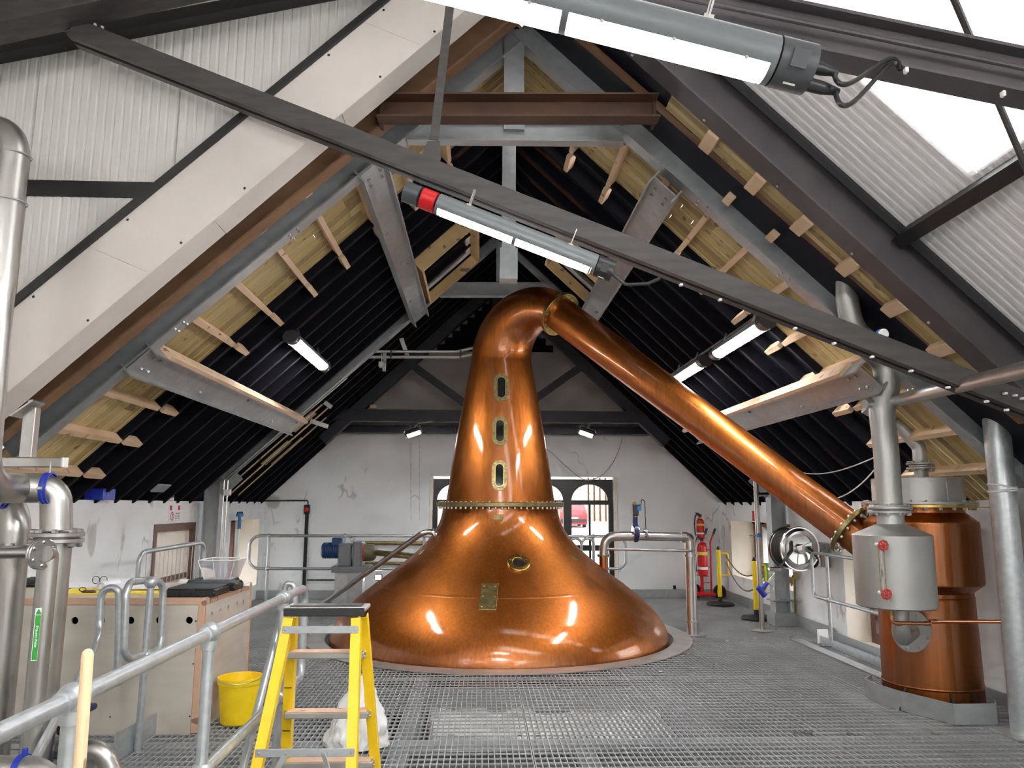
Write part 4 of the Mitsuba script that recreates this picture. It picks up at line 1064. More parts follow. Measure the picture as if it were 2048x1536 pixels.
def batten(label, p0, p1, down, w=0.15, k=1.0, caps=("black_plastic",), joint=True, group=None, brackets=True, left=True):
    """A long LED fitting from p0 to p1 (ends of its lens), lens facing down."""
    key = thing("batten_light", label, "light", group)
    p0, p1 = np.asarray(p0, float), np.asarray(p1, float); d = nz(p1 - p0); up = -nz(down); up = nz(up - d * (up @ d))
    e = Point(0, 0).buffer(1.0, 24); s = w / 2
    prof = Polygon([(x * s, y * s * 0.86) for x, y in e.exterior.coords])
    lens, body = half(prof, -0.022)
    off = up * 0.03
    part(key, "housing", prism(body, p0 + off - d * 0.03, p1 + off + d * 0.03, up), "lamp_grey", 50)
    lp = Polygon([(x * 0.88, y) for x, y in lens.exterior.coords])
    mid = (p0 + p1) / 2
    if joint:
        part(key, "joint_bar", prism(prof, mid + off - d * 0.010, mid + off + d * 0.010, up), "lamp_grey", 50)
    for a, b in ((p0, mid - d * 0.012), (mid + d * 0.012, p1)) if joint else ((p0, p1),):
        emit(key, "lens", prism(lp, a + off, b + off, up), k)
    part(key, "end_plate", prism(prof, p0 + off - d * 0.03, p0 + off - d * 0.012, up), "lamp_grey", 50)
    part(key, "end_plate", prism(prof, p1 + off + d * 0.012, p1 + off + d * 0.03, up), "lamp_grey", 50)
    big = Polygon([(x * 1.03, y * 1.03) for x, y in prof.exterior.coords])
    sd = np.cross(up, d)
    for q, s_, names in ((p0, -1, caps), (p1, 1, caps[:1])):
        at = 0.035
        if s_ < 0 and not left:
            continue
        for mname in (names[::-1] if s_ < 0 else names):
            c = part(key, "end_cap", prism(big, q + off + d * s_ * at, q + off + d * s_ * (at + 0.105), up) if s_ > 0 else prism(big, q + off - d * (at + 0.105), q + off - d * at, up), mname, 50)
            m = q + off + d * s_ * (at + 0.05)
            parts(c, "latch", [box(m + sd * j * w * 0.47 + up * 0.006, (0.03, 0.05, 0.045), np.stack([sd, up, d], 1)) for j in (-1, 1)], mname)
            part(c, "rating_label", box(m - up * w * 0.30 - sd * w * 0.34 * 1.0, (0.004, 0.03, 0.035), np.stack([nz(sd + up * 0.8), nz(np.cross(d, nz(sd + up * 0.8))), d], 1)), "white_plastic")
            at += 0.11
    if brackets:
        for t in (0.16, 0.84):
            q = p0 + (p1 - p0) * t + off
            part(key, "bracket", [bar(q + up * w * 0.38 + sd * j * 0.03, q + up * (w * 0.38 + 0.10) + sd * j * 0.03, 0.02, 0.006, d) for j in (-1, 1)] + [box(q + up * w * 0.42, (0.07, 0.01, 0.03), np.stack([sd, up, d], 1))], "bolt_steel")
    for t in np.linspace(0.05, 0.95, 6):
        part(key, "screw", [disc(p0 + (p1 - p0) * t + off + sd * j * w * 0.475 - up * 0.022, sd * j, 0.006, 0.006, 8) for j in (-1, 1)], "bolt_steel")
    return key


def spline(pts, n=40):
    from scipy.interpolate import CubicSpline
    pts = np.array(pts); t = np.linspace(0, 1, len(pts)); return CubicSpline(t, pts)(np.linspace(0, 1, n))


y1 = 2.05
a, b = P(740, -58, y=y1), P(1518, 138, y=y1)
k = batten("largest batten light, cut by the top edge, hung on the near dark beam", a, b, (0, 0.42, -1), 0.160, 1.0, ("grey_plastic",))
d = nz(b - a)
for o, py in ((0.03, 0), (-0.03, 1)):
    q = b + d * 0.14 + A(0, 0, o + 0.02)
    part(k, "cable_gland", tube([q, q + d * 0.05, q + d * 0.10], [0.020, 0.019, 0.010], 12), "black_plastic", 40)
    part(k, "cable", tube(spline([q + d * 0.09, q + d * 0.15 + A(0, 0, -0.012), P(1765, 124 + 18 * py, y=2.25), P(1800, 134 + 4 * py, y=2.30)]), 0.0075, 10), "black_plastic", True)
y2 = 4.44
a, b = P(882, 421, y=y2), P(1178, 536, y=y2)
k = batten("batten light with a red end cap hung under the crossing tie", a, b, (0, 0.35, -1), 0.150, 0.8, ("black_plastic",), left=False)
d = nz(b - a); up = nz(np.cross(A(0, 1, 0), d)); up = up if up[2] > 0 else -up
e = Polygon([(0.073 * math.cos(t), 0.063 * math.sin(t)) for t in np.linspace(0, 2 * np.pi, 40, endpoint=False)])
part(k, "red_cap", prism(e, a + up * 0.03 - d * 0.135, a + up * 0.03 - d * 0.045, up), "red_paint", 50, label="red end cap")
part(k, "outer_cap", prism(e, a + up * 0.03 - d * 0.245, a + up * 0.03 - d * 0.150, up), "grey_plastic", 50)
part(k, "cable", pipe([b + d * 0.14 + up * 0.02, b + d * 0.24 - up * 0.015, b + d * 0.36 + up * 0.04, b + d * 0.42 + up * 0.10], 0.010, 0.05, 10), "black_plastic")


def side_lamp(lab, pa, pb, x, down, k):
    a, b = P(*pa, x=x), P(*pb, x=x); z = (a[2] + b[2]) / 2; k *= 0.7
    return batten(lab, A(x, min(a[1], b[1]), z), A(x, max(a[1], b[1]), z), down, 0.15, k, ("black_plastic",), joint=False)


side_lamp("batten light glowing alone on the left roof slope", (588, 688), (646, 731), -1.92, (0.3, -0.45, -1), 1.0)
side_lamp("nearer of the two batten lights on the right roof slope", (1437, 704), (1523, 661), 2.50, (-0.3, -0.45, -1), 1.0)
side_lamp("farther of the two batten lights on the right roof slope, beside the lyne arm", (1348, 762), (1402, 732), 2.50, (-0.3, -0.45, -1), 1.0)
one("light_track", tube([A(2.56, 6.2, 3.36), A(2.56, 10.4, 3.36)], 0.016, 8), "dark_grey_steel", "thin conduit running above the two batten lights on the right roof slope", "conduit")
for lab, px, py, sx in (("small floodlight hanging under the black truss left of the still's neck", 828, 868, 1), ("small floodlight hanging under the black truss right of the still's neck", 1172, 868, -1)):
    k = thing("floodlight", lab, "light"); c = P(px, py, y=12.75)
    nn = nz(A(sx * 0.35, -0.5, -1)); R = basis(-nn, (0, 1, 0))
    part(k, "housing", cbox(c - nn * 0.045, (0.30, 0.17, 0.09), 0.03, R), "black_plastic", 40)
    emit(k, "lens", cbox(c + nn * 0.006, (0.22, 0.10, 0.014), 0.004, R), 5.0)
    part(k, "bracket", [bar(c - nn * 0.05, c + A(sx * -0.09, 0.08, 0.17), 0.03, 0.006), box(c + A(0.10 * sx, 0.02, 0.07), (0.012, 0.10, 0.13))], "steel_satin")
    part(k, "cable", pipe([c - nn * 0.08, c + A(0.05, 0.0, 0.17), c + A(0.14, 0.1, 0.2), A(c[0] + 0.3, 12.9, 3.0)], 0.008, 0.04, 8), "cable_grey")
k = thing("floodlight", "glaring small lamp low on the gable wall left of the still's shoulder", "light"); c = P(756, 1155, y=13.2)
part(k, "housing", cbox(c + A(0, 0.05, 0), (0.13, 0.06, 0.11), 0.015), "black_plastic"); emit(k, "lens", cbox(c + A(0, 0.014, 0), (0.10, 0.012, 0.08), 0.004), 2.0)
part(k, "post", tube([c + A(0, 0.05, 0), A(c[0], c[1] + 0.05, 0.0)], 0.012, 8), "bolt_steel")
# the front bay's own battens, behind and above the photographer
for i, (x, y, z) in enumerate(((-5.2, -3.6, 3.4), (-2.6, -3.6, 3.9), (0.2, -3.6, 4.2), (2.6, -3.6, 3.0), (-3.8, -0.6, 3.9), (-0.4, -1.0, 4.4), (2.5, -0.6, 3.2))):
    lab = ("first", "second", "third", "fourth", "fifth", "sixth", "seventh")[i]
    batten(lab + " batten light in the front bay behind the photographer", A(x - 0.47, y, z), A(x + 0.47, y, z), (0, 0.2, -1), 0.15, 1.5, ("grey_plastic",), group="front bay batten lights")
    one("lamp_hanger", tube([A(x, y, z + 0.09), A(x, y, zr(x) - 0.02 if x > 0.4 else 4.18 + (x + 7.4) * 0.2389)], 0.006, 6), "dark_grey_steel", "thin rod carrying the " + lab + " batten light behind the photographer", "hanger", group="front bay lamp hangers")

# ------------------------------------------------------------------ handrails
HX = -1.11
hr = thing("handrail", "near galvanised tube handrail with ball fittings running towards the still", "handrail")
ye, ys = 5.13, 0.9
top = [A(HX, ys, 1.10), A(HX, ye, 1.10), A(HX, ye, 0.555), A(HX, ys, 0.555)]
part(hr, "rail", tube(fillet(top, 0.09), 0.0245, 18), "galv_rail", 60)
for yy in (1.15, 2.27, 3.36, 4.58):
    part(hr, "post", tube([A(HX, yy, 0.0), A(HX, yy, 1.10)], 0.0235, 18), "galv_rail", 60)
    for z in (0.555, 1.10):
        part(hr, "ball", [lathe([(0.0, -0.043)] + [(0.043 * math.cos(t), 0.043 * math.sin(t)) for t in np.linspace(-1.4, 1.4, 14)] + [(0.0, 0.043)], A(HX, yy, z), 24), tube([A(HX, yy, z - 0.065), A(HX, yy, z - 0.02)], 0.031, 18), tube([A(HX, yy - 0.06, z), A(HX, yy + 0.06, z)], 0.030, 18)], "galv_rail", 50)
    part(hr, "base_plate", cbox(A(HX, yy, 0.005), (0.12, 0.12, 0.01), 0.002), "galv_rail")
h2 = thing("stair_rail", "sloping galvanised stair rail ending in a tall hoop in front of the plywood cabinet", "handrail")
yq = 5.55
g = lambda px, py, y=yq: P(px, py, y=y)
part(h2, "rail", tube(fillet([g(-60, 1760, 3.7), g(64, 1530, 4.25), g(188, 1296, 5.35), g(199, 1262), g(202, 1180), g(238, 1172), g(238, 1260), g(234, 1362)], 0.115), 0.0245, 18), "galv_rail", 60)
part(h2, "ball", lathe([(0.0, -0.036)] + [(0.036 * math.cos(t), 0.036 * math.sin(t)) for t in np.linspace(-1.4, 1.4, 12)] + [(0.0, 0.036)], g(234, 1362), 20), "galv_rail", 50)
part(h2, "tie_tube", tube([g(234, 1362), P(234, 1355, x=HX)], 0.02, 12), "galv_rail", 50)
h3 = thing("hoop_rail", "galvanised rounded hoop on a ball jointed post behind the toe plate", "handrail")
part(h3, "hoop", tube(fillet([g(286, 1161), g(327, 1160, 5.75), g(322, 1300, 5.75), g(248, 1322, 5.3), g(252, 1165, 5.3), g(286, 1161)], 0.10), 0.0245, 18), "galv_rail", 60)
pb_ = g(280, 1440); pb_[2] = -0.05
part(h3, "post", tube([g(302, 1164), g(290, 1318), pb_], 0.0235, 18), "galv_rail", 60)
for q in (g(302, 1165), g(291, 1312)):
    part(h3, "ball", lathe([(0.0, -0.043)] + [(0.043 * math.cos(t), 0.043 * math.sin(t)) for t in np.linspace(-1.4, 1.4, 12)] + [(0.0, 0.043)], q, 20), "galv_rail", 50)
tp = thing("toe_plate", "flat galvanised toe plate at the edge of the grating before the plywood cabinet", "toe plate")
q = [P(232, 1470, x=-2.29), P(316, 1428, x=-2.29), P(314, 1486, x=-2.29), P(231, 1530, x=-2.29)]
part(tp, "plate", ext(Polygon([(v[1], v[2]) for v in q]).buffer(0.012), 0.008, (-2.298, 0, 0), np.stack([A(0, 1, 0), A(0, 0, 1), A(1, 0, 0)], 1)), "galv_rail")
# second hoop and posts behind the ladder
h4 = thing("hoop_rail", "galvanised hoop of a second rail just behind the far end of the near handrail", "handrail")
g = lambda px, py, y=6.4: P(px, py, y=y)
part(h4, "hoop", tube(fillet([g(566, 1300), g(566, 1200), g(572, 1166), g(588, 1168), g(590, 1210), g(590, 1300)], 0.07), 0.0245, 16), "galv_rail", 60)
for px in (566, 590):
    part(h4, "post", tube([g(px, 1290), A(*g(px, 1290)[:2], 0)], 0.0235, 14), "galv_rail", 60)
h5 = thing("leaning_tube", "bright galvanised tube slanting down beside the left leg of the yellow ladder", "tube")
part(h5, "tube", tube([P(561, 1236, y=4.75), P(486, 1536, y=4.1), P(468, 1610, y=3.95)], 0.021, 14), "galv_rail", 60)
# far rail along the gable
YR = 13.0
h6 = thing("handrail", "far galvanised handrail along the gable wall behind the still", "handrail")
part(h6, "rail", tube(fillet([A(0, YR, 1.11), A(-3.74, YR, 1.11), A(-3.74, YR, 0.585), A(0, YR, 0.585), A(2.45, YR, 0.585), A(2.45, YR, 1.11), A(0.1, YR, 1.11)], 0.17), 0.0245, 14), "galv_rail", 60)
for x in (-3.43, -2.2, -0.9, 0.6, 1.9):
    part(h6, "post", tube([A(x, YR, 0), A(x, YR, 1.11)], 0.0235, 14), "galv_rail", 60)
    for z in (0.585, 1.11):
        part(h6, "ball", lathe([(0.0, -0.04)] + [(0.04 * math.cos(t), 0.04 * math.sin(t)) for t in np.linspace(-1.4, 1.4, 8)] + [(0.0, 0.04)], A(x, YR, z), 14), "galv_rail", 50)
for i, x0 in enumerate((1.46, 1.66)):
    k = one("arched_rail", tube(fillet([A(x0, YR - 0.35, 0), A(x0, YR - 0.35, 1.09), A(x0 + 0.20, YR - 0.35, 1.09), A(x0 + 0.20, YR - 0.35, 0)], 0.10), 0.022, 14), "galv_rail", ("left" if i == 0 else "right") + " one of two arched galvanised tubes before the arched screen", "handrail", 60)
# rail with a rounded corner by the right opening
h7 = thing("handrail", "galvanised guard rail with rounded corners before the right wall opening", "handrail")
RX = 4.02
q = [P(1775, 1110, x=RX), P(1662, 1104, x=RX), P(1658, 1185, x=RX), P(1790, 1212, x=RX)]
q[0][2] = q[1][2]; q[3][2] = q[2][2]
part(h7, "rail", tube(fillet([A(RX, 7.2, 1.07), A(RX, 9.36, 1.07), A(RX, 9.36, 0.56), A(RX, 7.2, 0.56)], 0.09), 0.02, 14), "galv_rail", 60)
for yy in (8.95, 7.4):
    part(h7, "post", tube([A(RX, yy, 0.1), A(RX, yy, 1.07)], 0.02, 14), "galv_rail", 60)
    part(h7, "ball", lathe([(0.0, -0.035)] + [(0.035 * math.cos(t), 0.035 * math.sin(t)) for t in np.linspace(-1.4, 1.4, 8)] + [(0.0, 0.035)], A(RX, yy, 0.56), 14), "galv_rail", 50)
ga = thing("gutter_angle", "galvanised steel angle lying along the grating at the foot of the right wall", "steel angle")
a, b = A(3.97, 9.65, 0.0), A(3.97, 7.0, 0.0)
part(ga, "flange", prism([(-0.0, 0.003), (0.13, 0.003), (0.13, 0.012), (-0.0, 0.012)], b, a), "galv_rail")
part(ga, "upstand", bx(4.10, 4.11, 7.0, 9.5, 0.0, 0.09), "galv_rail")
part(ga, "base_strip", bx(4.11, 4.34, 7.0, 9.5, 0.0, 0.02), "galv")
part(ga, "bracket", bx(4.08, 4.2, 9.42, 9.46, 0.0, 0.16), "white_plastic")
part(ga, "tape_band", bx(3.965, 4.105, 9.12, 9.16, 0.012, 0.016), "black_plastic")
# balustrade with thin wires by the left doorway
bl = thing("wire_balustrade", "sloping tube balustrade with thin vertical wires before the left doorway", "balustrade")
a, b = P(294, 1103, y=8.3), P(402, 1085, y=9.4)
g = lambda t, dz: A(*(a + (b - a) * t)[:2], (a + (b - a) * t)[2] + dz)
part(bl, "frame", tube(fillet([A(*(a + (b - a) * -0.12)[:2], -0.2), g(-0.12, 0.0), g(1.08, 0), A(*(a + (b - a) * 1.08)[:2], -0.2)], 0.12), 0.024, 14), "galv_rail", 60)
for t in np.linspace(0.0, 0.98, 14):
    q = g(t, 0.0)
    part(bl, "wire", tube([q, A(q[0], q[1], -0.1)], 0.004, 6), "steel_satin")
# thin post on the right
po = thing("thin_post", "thin stainless tube post standing on a round foot before the right wall", "post")
c = A(3.73, 10.34, 0)
part(po, "tube", tube([c, A(c[0], c[1], P(1515, 962, y=10.34)[2])], 0.033, 18), "stainless", 50)
part(po, "foot", disc(c + A(0, 0, 0.008), (0, 0, 1), 0.13, 0.012, 32), "steel_satin")
part(po, "blue_tap", cbox(P(1518, 1070, y=10.3), (0.05, 0.05, 0.05), 0.01), "bright_blue")
part(po, "tap_lever", tube([P(1498, 1072, y=10.28), P(1516, 1070, y=10.28)], 0.006, 8), "bolt_steel")
part(po, "top_arm", tube([P(1515, 990, y=10.34), P(1535, 988, y=10.6)], 0.025, 12), "stainless", 50)

# ------------------------------------------------------------------ step ladder, bucket, sack, broom
ld = thing("step_ladder", "yellow fibreglass step ladder with a black edged top cap in the foreground", "ladder")
yt = 4.05
tl, trr = P(566, 1214, y=yt), P(733, 1214, y=yt)
zt0 = (tl[2] + trr[2]) / 2
cm = (tl + trr) / 2; W = trr[0] - tl[0]
part(ld, "top_cap", cbox(A(cm[0], yt + 0.075, zt0 - 0.012), (W, 0.17, 0.022), 0.006), "steel_satin")
part(ld, "black_edge", cbox(A(cm[0], yt - 0.012, zt0 - 0.024), (W * 0.965, 0.012, 0.040), 0.004), "black_plastic")
part(ld, "top_pad", cbox(A(cm[0], yt + 0.07, zt0 + 0.001), (W * 0.86, 0.10, 0.006), 0.002), "black_plastic")


def leg_line(p0, p1, y0, y1_):
    a, b = P(*p0, y=y0), P(*p1, y=y1_)
    t = (0.0 - a[2]) / (b[2] - a[2])
    return a, a + (b - a) * t


fl = leg_line((577, 1236), (512, 1536), yt + 0.0, yt - 0.24)
fr_ = leg_line((712, 1236), (702, 1536), yt + 0.0, yt - 0.24)
rl = leg_line((583, 1234), (570, 1536), yt + 0.15, yt + 0.36)
rr = leg_line((725, 1234), (750, 1536), yt + 0.15, yt + 0.36)
for (a, b), fc in ((fl, 1), (fr_, -1), (rl, 1), (rr, -1)):
    d = nz(b - a)
    part(ld, "stile", prism([(-0.024, -0.006), (0.024, -0.006), (0.024, 0.055), (0.019, 0.055), (0.019, -0.001), (-0.019, -0.001), (-0.019, 0.055), (-0.024, 0.055)], a, b, (0, 1, 0)), "yellow_grp")
    part(ld, "foot", box(b + A(0, 0, 0.02), (0.05, 0.06, 0.04)), "black_plastic")
for z in (0.855, 0.54, 0.275):
    f = lambda s: s[0] + (s[1] - s[0]) * ((z - s[0][2]) / (s[1][2] - s[0][2]))
    a, b = f(rl), f(rr)
    part(ld, "tread", cbox((a + b) / 2 + A(0, -0.03, 0), (b[0] - a[0], 0.085, 0.030), 0.004), "steel_satin")
    part(ld, "tread_top", box((a + b) / 2 + A(0, -0.03, 0.017), (b[0] - a[0] - 0.03, 0.08, 0.005)), "edging")
    for q in (a, b):
        part(ld, "tread_bolt", [disc(q + A(0, -0.034, k), (0, 1, 0), 0.007, 0.008, 10) for k in (-0.012, 0.012)], "bolt_steel")
for z in (1.010, 0.492):
    f = lambda s: s[0] + (s[1] - s[0]) * ((z - s[0][2]) / (s[1][2] - s[0][2]))
    a, b = f(fl), f(fr_)
    part(ld, "cross_bar", cbox((a + b) / 2 + A(0, -0.014, 0), (b[0] - a[0] + 0.03, 0.008, 0.036), 0.002), "galv_rail")
    for q in (a, b):
        part(ld, "rivet", disc(q + A(0, -0.019, 0), (0, 1, 0), 0.006, 0.006, 10), "bolt_steel")
f0 = lambda s, z: s[0] + (s[1] - s[0]) * ((z - s[0][2]) / (s[1][2] - s[0][2]))
a, b = f0(fl, 0.492), f0(fr_, 0.492)
for u, v in ((0.30, fl), (0.70, fr_)):
    p = a + (b - a) * u + A(0, -0.022, 0)
    part(ld, "brace", bar(p, f0(v, 0.20) + A(0, -0.02, 0), 0.006, 0.026, (0, 0, 1)), "galv_rail")
    part(ld, "rivet", disc(p + A(0, -0.005, 0), (0, 1, 0), 0.008, 0.006, 10), "bolt_steel")
for s in (rl,):
    for z in (0.675, 0.445):
        q = f0(s, z)
        part(ld, "band", box(q + A(0, 0.01, 0), (0.037, 0.045, 0.004)), "black_plastic")


bc = A(-1.80, 6.22, 0)
bk = thing("bucket", "yellow plastic bucket on the grating beside the plywood cabinet", "bucket")
part(bk, "body", lathe([(0.0, 0.004), (0.128, 0.004), (0.132, 0.012), (0.158, 0.28), (0.165, 0.283), (0.168, 0.296), (0.168, 0.33), (0.164, 0.333), (0.160, 0.33), (0.152, 0.28), (0.125, 0.02), (0.0, 0.016)], bc, 48), "yellow_plastic", 35)
part(bk, "handle", tube([bc + A(0.166 * math.cos(t), 0.166 * math.sin(t), 0.335 - 0.03 * abs(math.sin(t * 1.0)) + 0.0) for t in np.linspace(-0.2, -math.pi + 0.2, 24)], 0.004, 8), "bolt_steel")

q = P(708, 1500, z=0.0)
base = []
rr_ = np.random.default_rng(3)
prof = [(0.30, 0.0), (0.30, 0.05), (0.27, 0.15), (0.20, 0.26), (0.12, 0.36), (0.05, 0.44), (0.0, 0.455)]
m = lathe(prof, (0, 0, 0), 40).subdivide().subdivide().subdivide()
v = m.vertices.copy()
v[:, 0] *= 0.72; v[:, 1] *= 0.5
v[:, 0] += 0.10 * np.clip(v[:, 2] - 0.0, 0, 0.45) * 0.6
nn = meshkit.fbm(v * A(17, 17, 7) + 3, 4)
v[:, :2] *= (0.74 + 0.52 * nn)[:, None]
one("plastic_sack", TM(v + A(q[0], q[1] + 0.12, 0.0), m.faces), "white_sack", "crumpled white plastic sack standing on the grating behind the yellow ladder", "sack", 50)
br = thing("broom", "wooden broom handle leaning at the near handrail", "broom")
a, b = P(176, 1297, y=2.02), P(157, 1560, y=1.95)
d = nz(b - a)
part(br, "handle", lathe([(0.0, 0.0), (0.007, 0.002), (0.0125, 0.008), (0.014, 0.018), (0.014, 1.1)], a, 20, d), "beech", 40)
part(br, "head", cbox(a + d * 1.115, (0.05, 0.30, 0.04), 0.008), "red_paint")

# ------------------------------------------------------------------ plywood cabinet and what lies on it
pc = thing("plywood_cabinet", "long plywood cabinet with round holes and timber edging on the left", "cabinet")
bx0, bx1, by0, by1, bh = -4.05, -2.0, 5.92, 7.08, 0.945
RF = np.stack([A(1, 0, 0), A(0, 0, 1), A(0, -1, 0)], 1)
pan = sbox(max(bx0, XL + 0.01), 0.0, bx1 - 0.05, bh - 0.05)
for px in (30, 149, 202, 261, 318, 378):
    c = P(px, 1243, y=by0); pan = pan.difference(Point(c[0], 0.785).buffer(0.026))
part(pc, "front_panel", ext(pan, 0.018, (0, by0 + 0.018, 0), RF), "plywood")
RS2 = np.stack([A(0, 1, 0), A(0, 0, 1), A(1, 0, 0)], 1)
pan = sbox(by0 + 0.02, 0.0, by1 - 0.03, bh - 0.05)
for yy in (6.08, 6.27, 6.46, 6.69, 6.86):
    pan = pan.difference(Point(yy, 0.80).buffer(0.026))
part(pc, "side_panel", ext(pan, 0.018, (bx1 - 0.018, 0, 0), RS2), "plywood")
part(pc, "back_panel", bx(XL + 0.01, bx1 - 0.02, by1 - 0.02, by1, 0, bh - 0.05), "plywood")
part(pc, "corner_post", cbox(A(bx1 - 0.024, by0 + 0.009, (bh - 0.04) / 2), (0.05, 0.03, bh - 0.05), 0.004), "edging")
part(pc, "rear_post", cbox(A(bx1 - 0.008, by1 - 0.015, (bh - 0.04) / 2), (0.03, 0.04, bh - 0.05), 0.004), "edging")
part(pc, "worktop", bx(XL + 0.01, bx1 - 0.01, by0 + 0.02, by1, bh - 0.05, bh - 0.004), "plywood")
part(pc, "top_edging", cbox(A((XL + bx1) / 2, by0 + 0.006, bh - 0.025), (bx1 - XL - 0.02, 0.026, 0.052), 0.004), "edging")
part(pc, "side_edging", cbox(A(bx1 - 0.006, (by0 + by1) / 2, bh - 0.025), (0.026, by1 - by0, 0.052), 0.004), "edging")
part(pc, "inner_lining", bx(XL + 0.03, bx1 - 0.05, by0 + 0.16, by0 + 0.17, 0.02, bh - 0.06), "black_plastic")
part(pc, "screw", [disc(A(x, by0 - 0.001, z), (0, 1, 0), 0.006, 0.004, 8) for x in (-2.06, -2.62, -3.1) for z in (0.78, 0.48, 0.12)], "black_steel")
zt1 = bh - 0.003


def paper(name, label, catg, pts, z, t, mt, group=None, curl=0.0):
    q = [P(a, b, z=z)[:2] for a, b in pts]
    m = trimesh.creation.extrude_polygon(Polygon(q), t, engine="earcut").subdivide().subdivide().subdivide()
    v = m.vertices.copy(); v[:, 2] += z - 0.0
    if curl:
        v[:, 2] += curl * np.clip((meshkit.noise(v * A(6, 6, 0) + 2) - 0.3), 0, 1)
    return one(name, TM(v, m.faces), mt, label, catg, 30, group)


paper("yellow_folder", "yellow folder under the papers on the front of the plywood cabinet", "folder", [(125, 1190), (318, 1189), (322, 1175), (150, 1175)], zt1, 0.012, "yellow_paper")
paper("drawing_sheet", "loose white paper sheets lying on the cabinet beside the curled drawing", "paper", [(132, 1176), (255, 1175), (250, 1163), (140, 1166)], zt1 + 0.014, 0.006, "white_paper")
paper("drawing_sheet", "large curled white drawing on the cabinet behind the hoop rail", "paper", [(195, 1180), (320, 1181), (326, 1164), (215, 1160)], zt1 + 0.014, 0.012, "white_paper", curl=0.035)
q = P(204, 1172, z=zt1 + 0.04)
a = np.linspace(0.2, 5.2, 30)
one("rolled_drawing", [tube([q + A(0, 0, 0), q + A(0.02, 0.22, 0)], 0.026, 20, True), lathe([(0.028, -0.02), (0.034, -0.02), (0.034, 0.22), (0.028, 0.22)], q, 24, A(0.02, 0.22, 0))], "white_paper", "rolled end of a drawing on the cabinet left of the hoop rail", "paper", 50)
q = P(180, 1184, z=zt1 + 0.02)
sw = thing("wooden_tool", "small wooden tool with a dark wire loop on the cabinet's front edge", "tool")
part(sw, "block", cbox(P(222, 1184, z=zt1 + 0.015), (0.16, 0.05, 0.03), 0.006), "edging")
part(sw, "handle", cbox(P(178, 1184, z=zt1 + 0.018), (0.10, 0.04, 0.03), 0.012), "brown_frame", 40)
part(sw, "loop", tube([P(165 + 7 * math.cos(t), 1179 + 4 * math.sin(t), y=6.0) for t in np.linspace(0, 6.2, 20)], 0.003, 6), "black_plastic")
for i, px in enumerate((192, 207)):
    q = P(px, 1160, y=6.75)
    one("glasses_ring", tube([q + 0.030 * A(math.cos(t), 0, math.sin(t)) for t in np.linspace(0, 2 * np.pi, 24)], 0.0025, 6), "black_steel", ("left" if i == 0 else "right") + " of two thin wire rings standing on the cabinet's papers", "wire ring")
q = P(65, 1166, z=zt1 + 0.03)
one("gloves", TM(*(lambda m: (m.vertices * A(0.09, 0.06, 0.045) * (0.7 + 0.6 * meshkit.fbm(m.vertices * 2.0, 3))[:, None] + q + A(0, 0, -0.0), m.faces))(trimesh.creation.icosphere(4))), "black_plastic", "dark crumpled work gloves on the cabinet between the steel pipes", "gloves", 60)


def organiser(lab, x0, x1, y0, y1_, z, h):
    k = thing("organiser_case", lab, "tool case", "black organiser cases")
    part(k, "tray", cbox(A((x0 + x1) / 2, (y0 + y1_) / 2, z + h * 0.45), (x1 - x0, y1_ - y0, h * 0.9), 0.012), "black_plastic", 40)
    part(k, "lid", cbox(A((x0 + x1) / 2, (y0 + y1_) / 2, z + h * 0.95), (x1 - x0 - 0.02, y1_ - y0 - 0.02, 0.012), 0.004), "grey_plastic", 40)
    part(k, "latch", cbox(A((x0 + x1) / 2, y0 - 0.004, z + h * 0.7), (0.07, 0.016, 0.03), 0.004), "black_plastic", 40)
    for xx in np.linspace(x0 + 0.03, x1 - 0.03, 9):
        part(k, "rib", bx(xx - 0.004, xx + 0.004, y0 - 0.006, y0 + 0.002, z + 0.006, z + h * 0.55), "black_plastic")
    return k


a, b = P(331, 1191, y=5.98), P(430, 1191, y=5.98)
organiser("black organiser case on the cabinet's front corner", a[0], b[0], 5.97, 6.33, zt1, 0.065)
organiser("black organiser case behind the front one on the cabinet", b[0] - 0.36, b[0] + 0.02, 6.38, 6.62, zt1, 0.065)
organiser("black organiser case under the clear plastic box", -2.42, -2.06, 6.66, 6.95, zt1, 0.055)
ax = thing("clear_box", "clear plastic storage box on the far end of the plywood cabinet", "plastic box")
a, b = P(418, 1163, y=6.80), P(468, 1163, y=6.80)
x0, x1, z0b, z1b = a[0], b[0], zt1 + 0.062, P(440, 1120, y=6.70)[2]
w_ = []
cs4 = lambda e, z: [A(x0 - e, 6.68 - e, z), A(x1 + e, 6.68 - e, z), A(x1 + e, 6.94 + e, z), A(x0 - e, 6.94 + e, z)]
lo4, hi4 = cs4(0.0, z0b), cs4(0.045, z1b)
part(ax, "shell", TM(lo4 + hi4, [(0, 1, 5), (0, 5, 4), (1, 2, 6), (1, 6, 5), (2, 3, 7), (2, 7, 6), (3, 0, 4), (3, 4, 7), (0, 3, 2), (0, 2, 1)]), "clear_plastic")
part(ax, "rim", tube(fillet(hi4 + hi4[:1], 0.02), 0.005, 8), "white_plastic")
for p, q in zip(lo4, hi4):
    part(ax, "corner_rib", tube([p, q], 0.004, 6), "white_plastic")
paper("paper_sheet", "single white sheet on the cabinet's far corner beside the clear box", "paper", [(466, 1172), (500, 1172), (500, 1166), (470, 1166)], zt1, 0.004, "white_paper")
one("stone_lump", TM(*(lambda m: (m.vertices * A(0.05, 0.05, 0.025) * (0.75 + 0.5 * meshkit.fbm(m.vertices * 2.5, 3))[:, None] + A(-2.52, 6.9, zt1 + 0.022), m.faces))(trimesh.creation.icosphere(3))), "rubble", "small pale stone on the cabinet before the left doorway", "stone", 60)

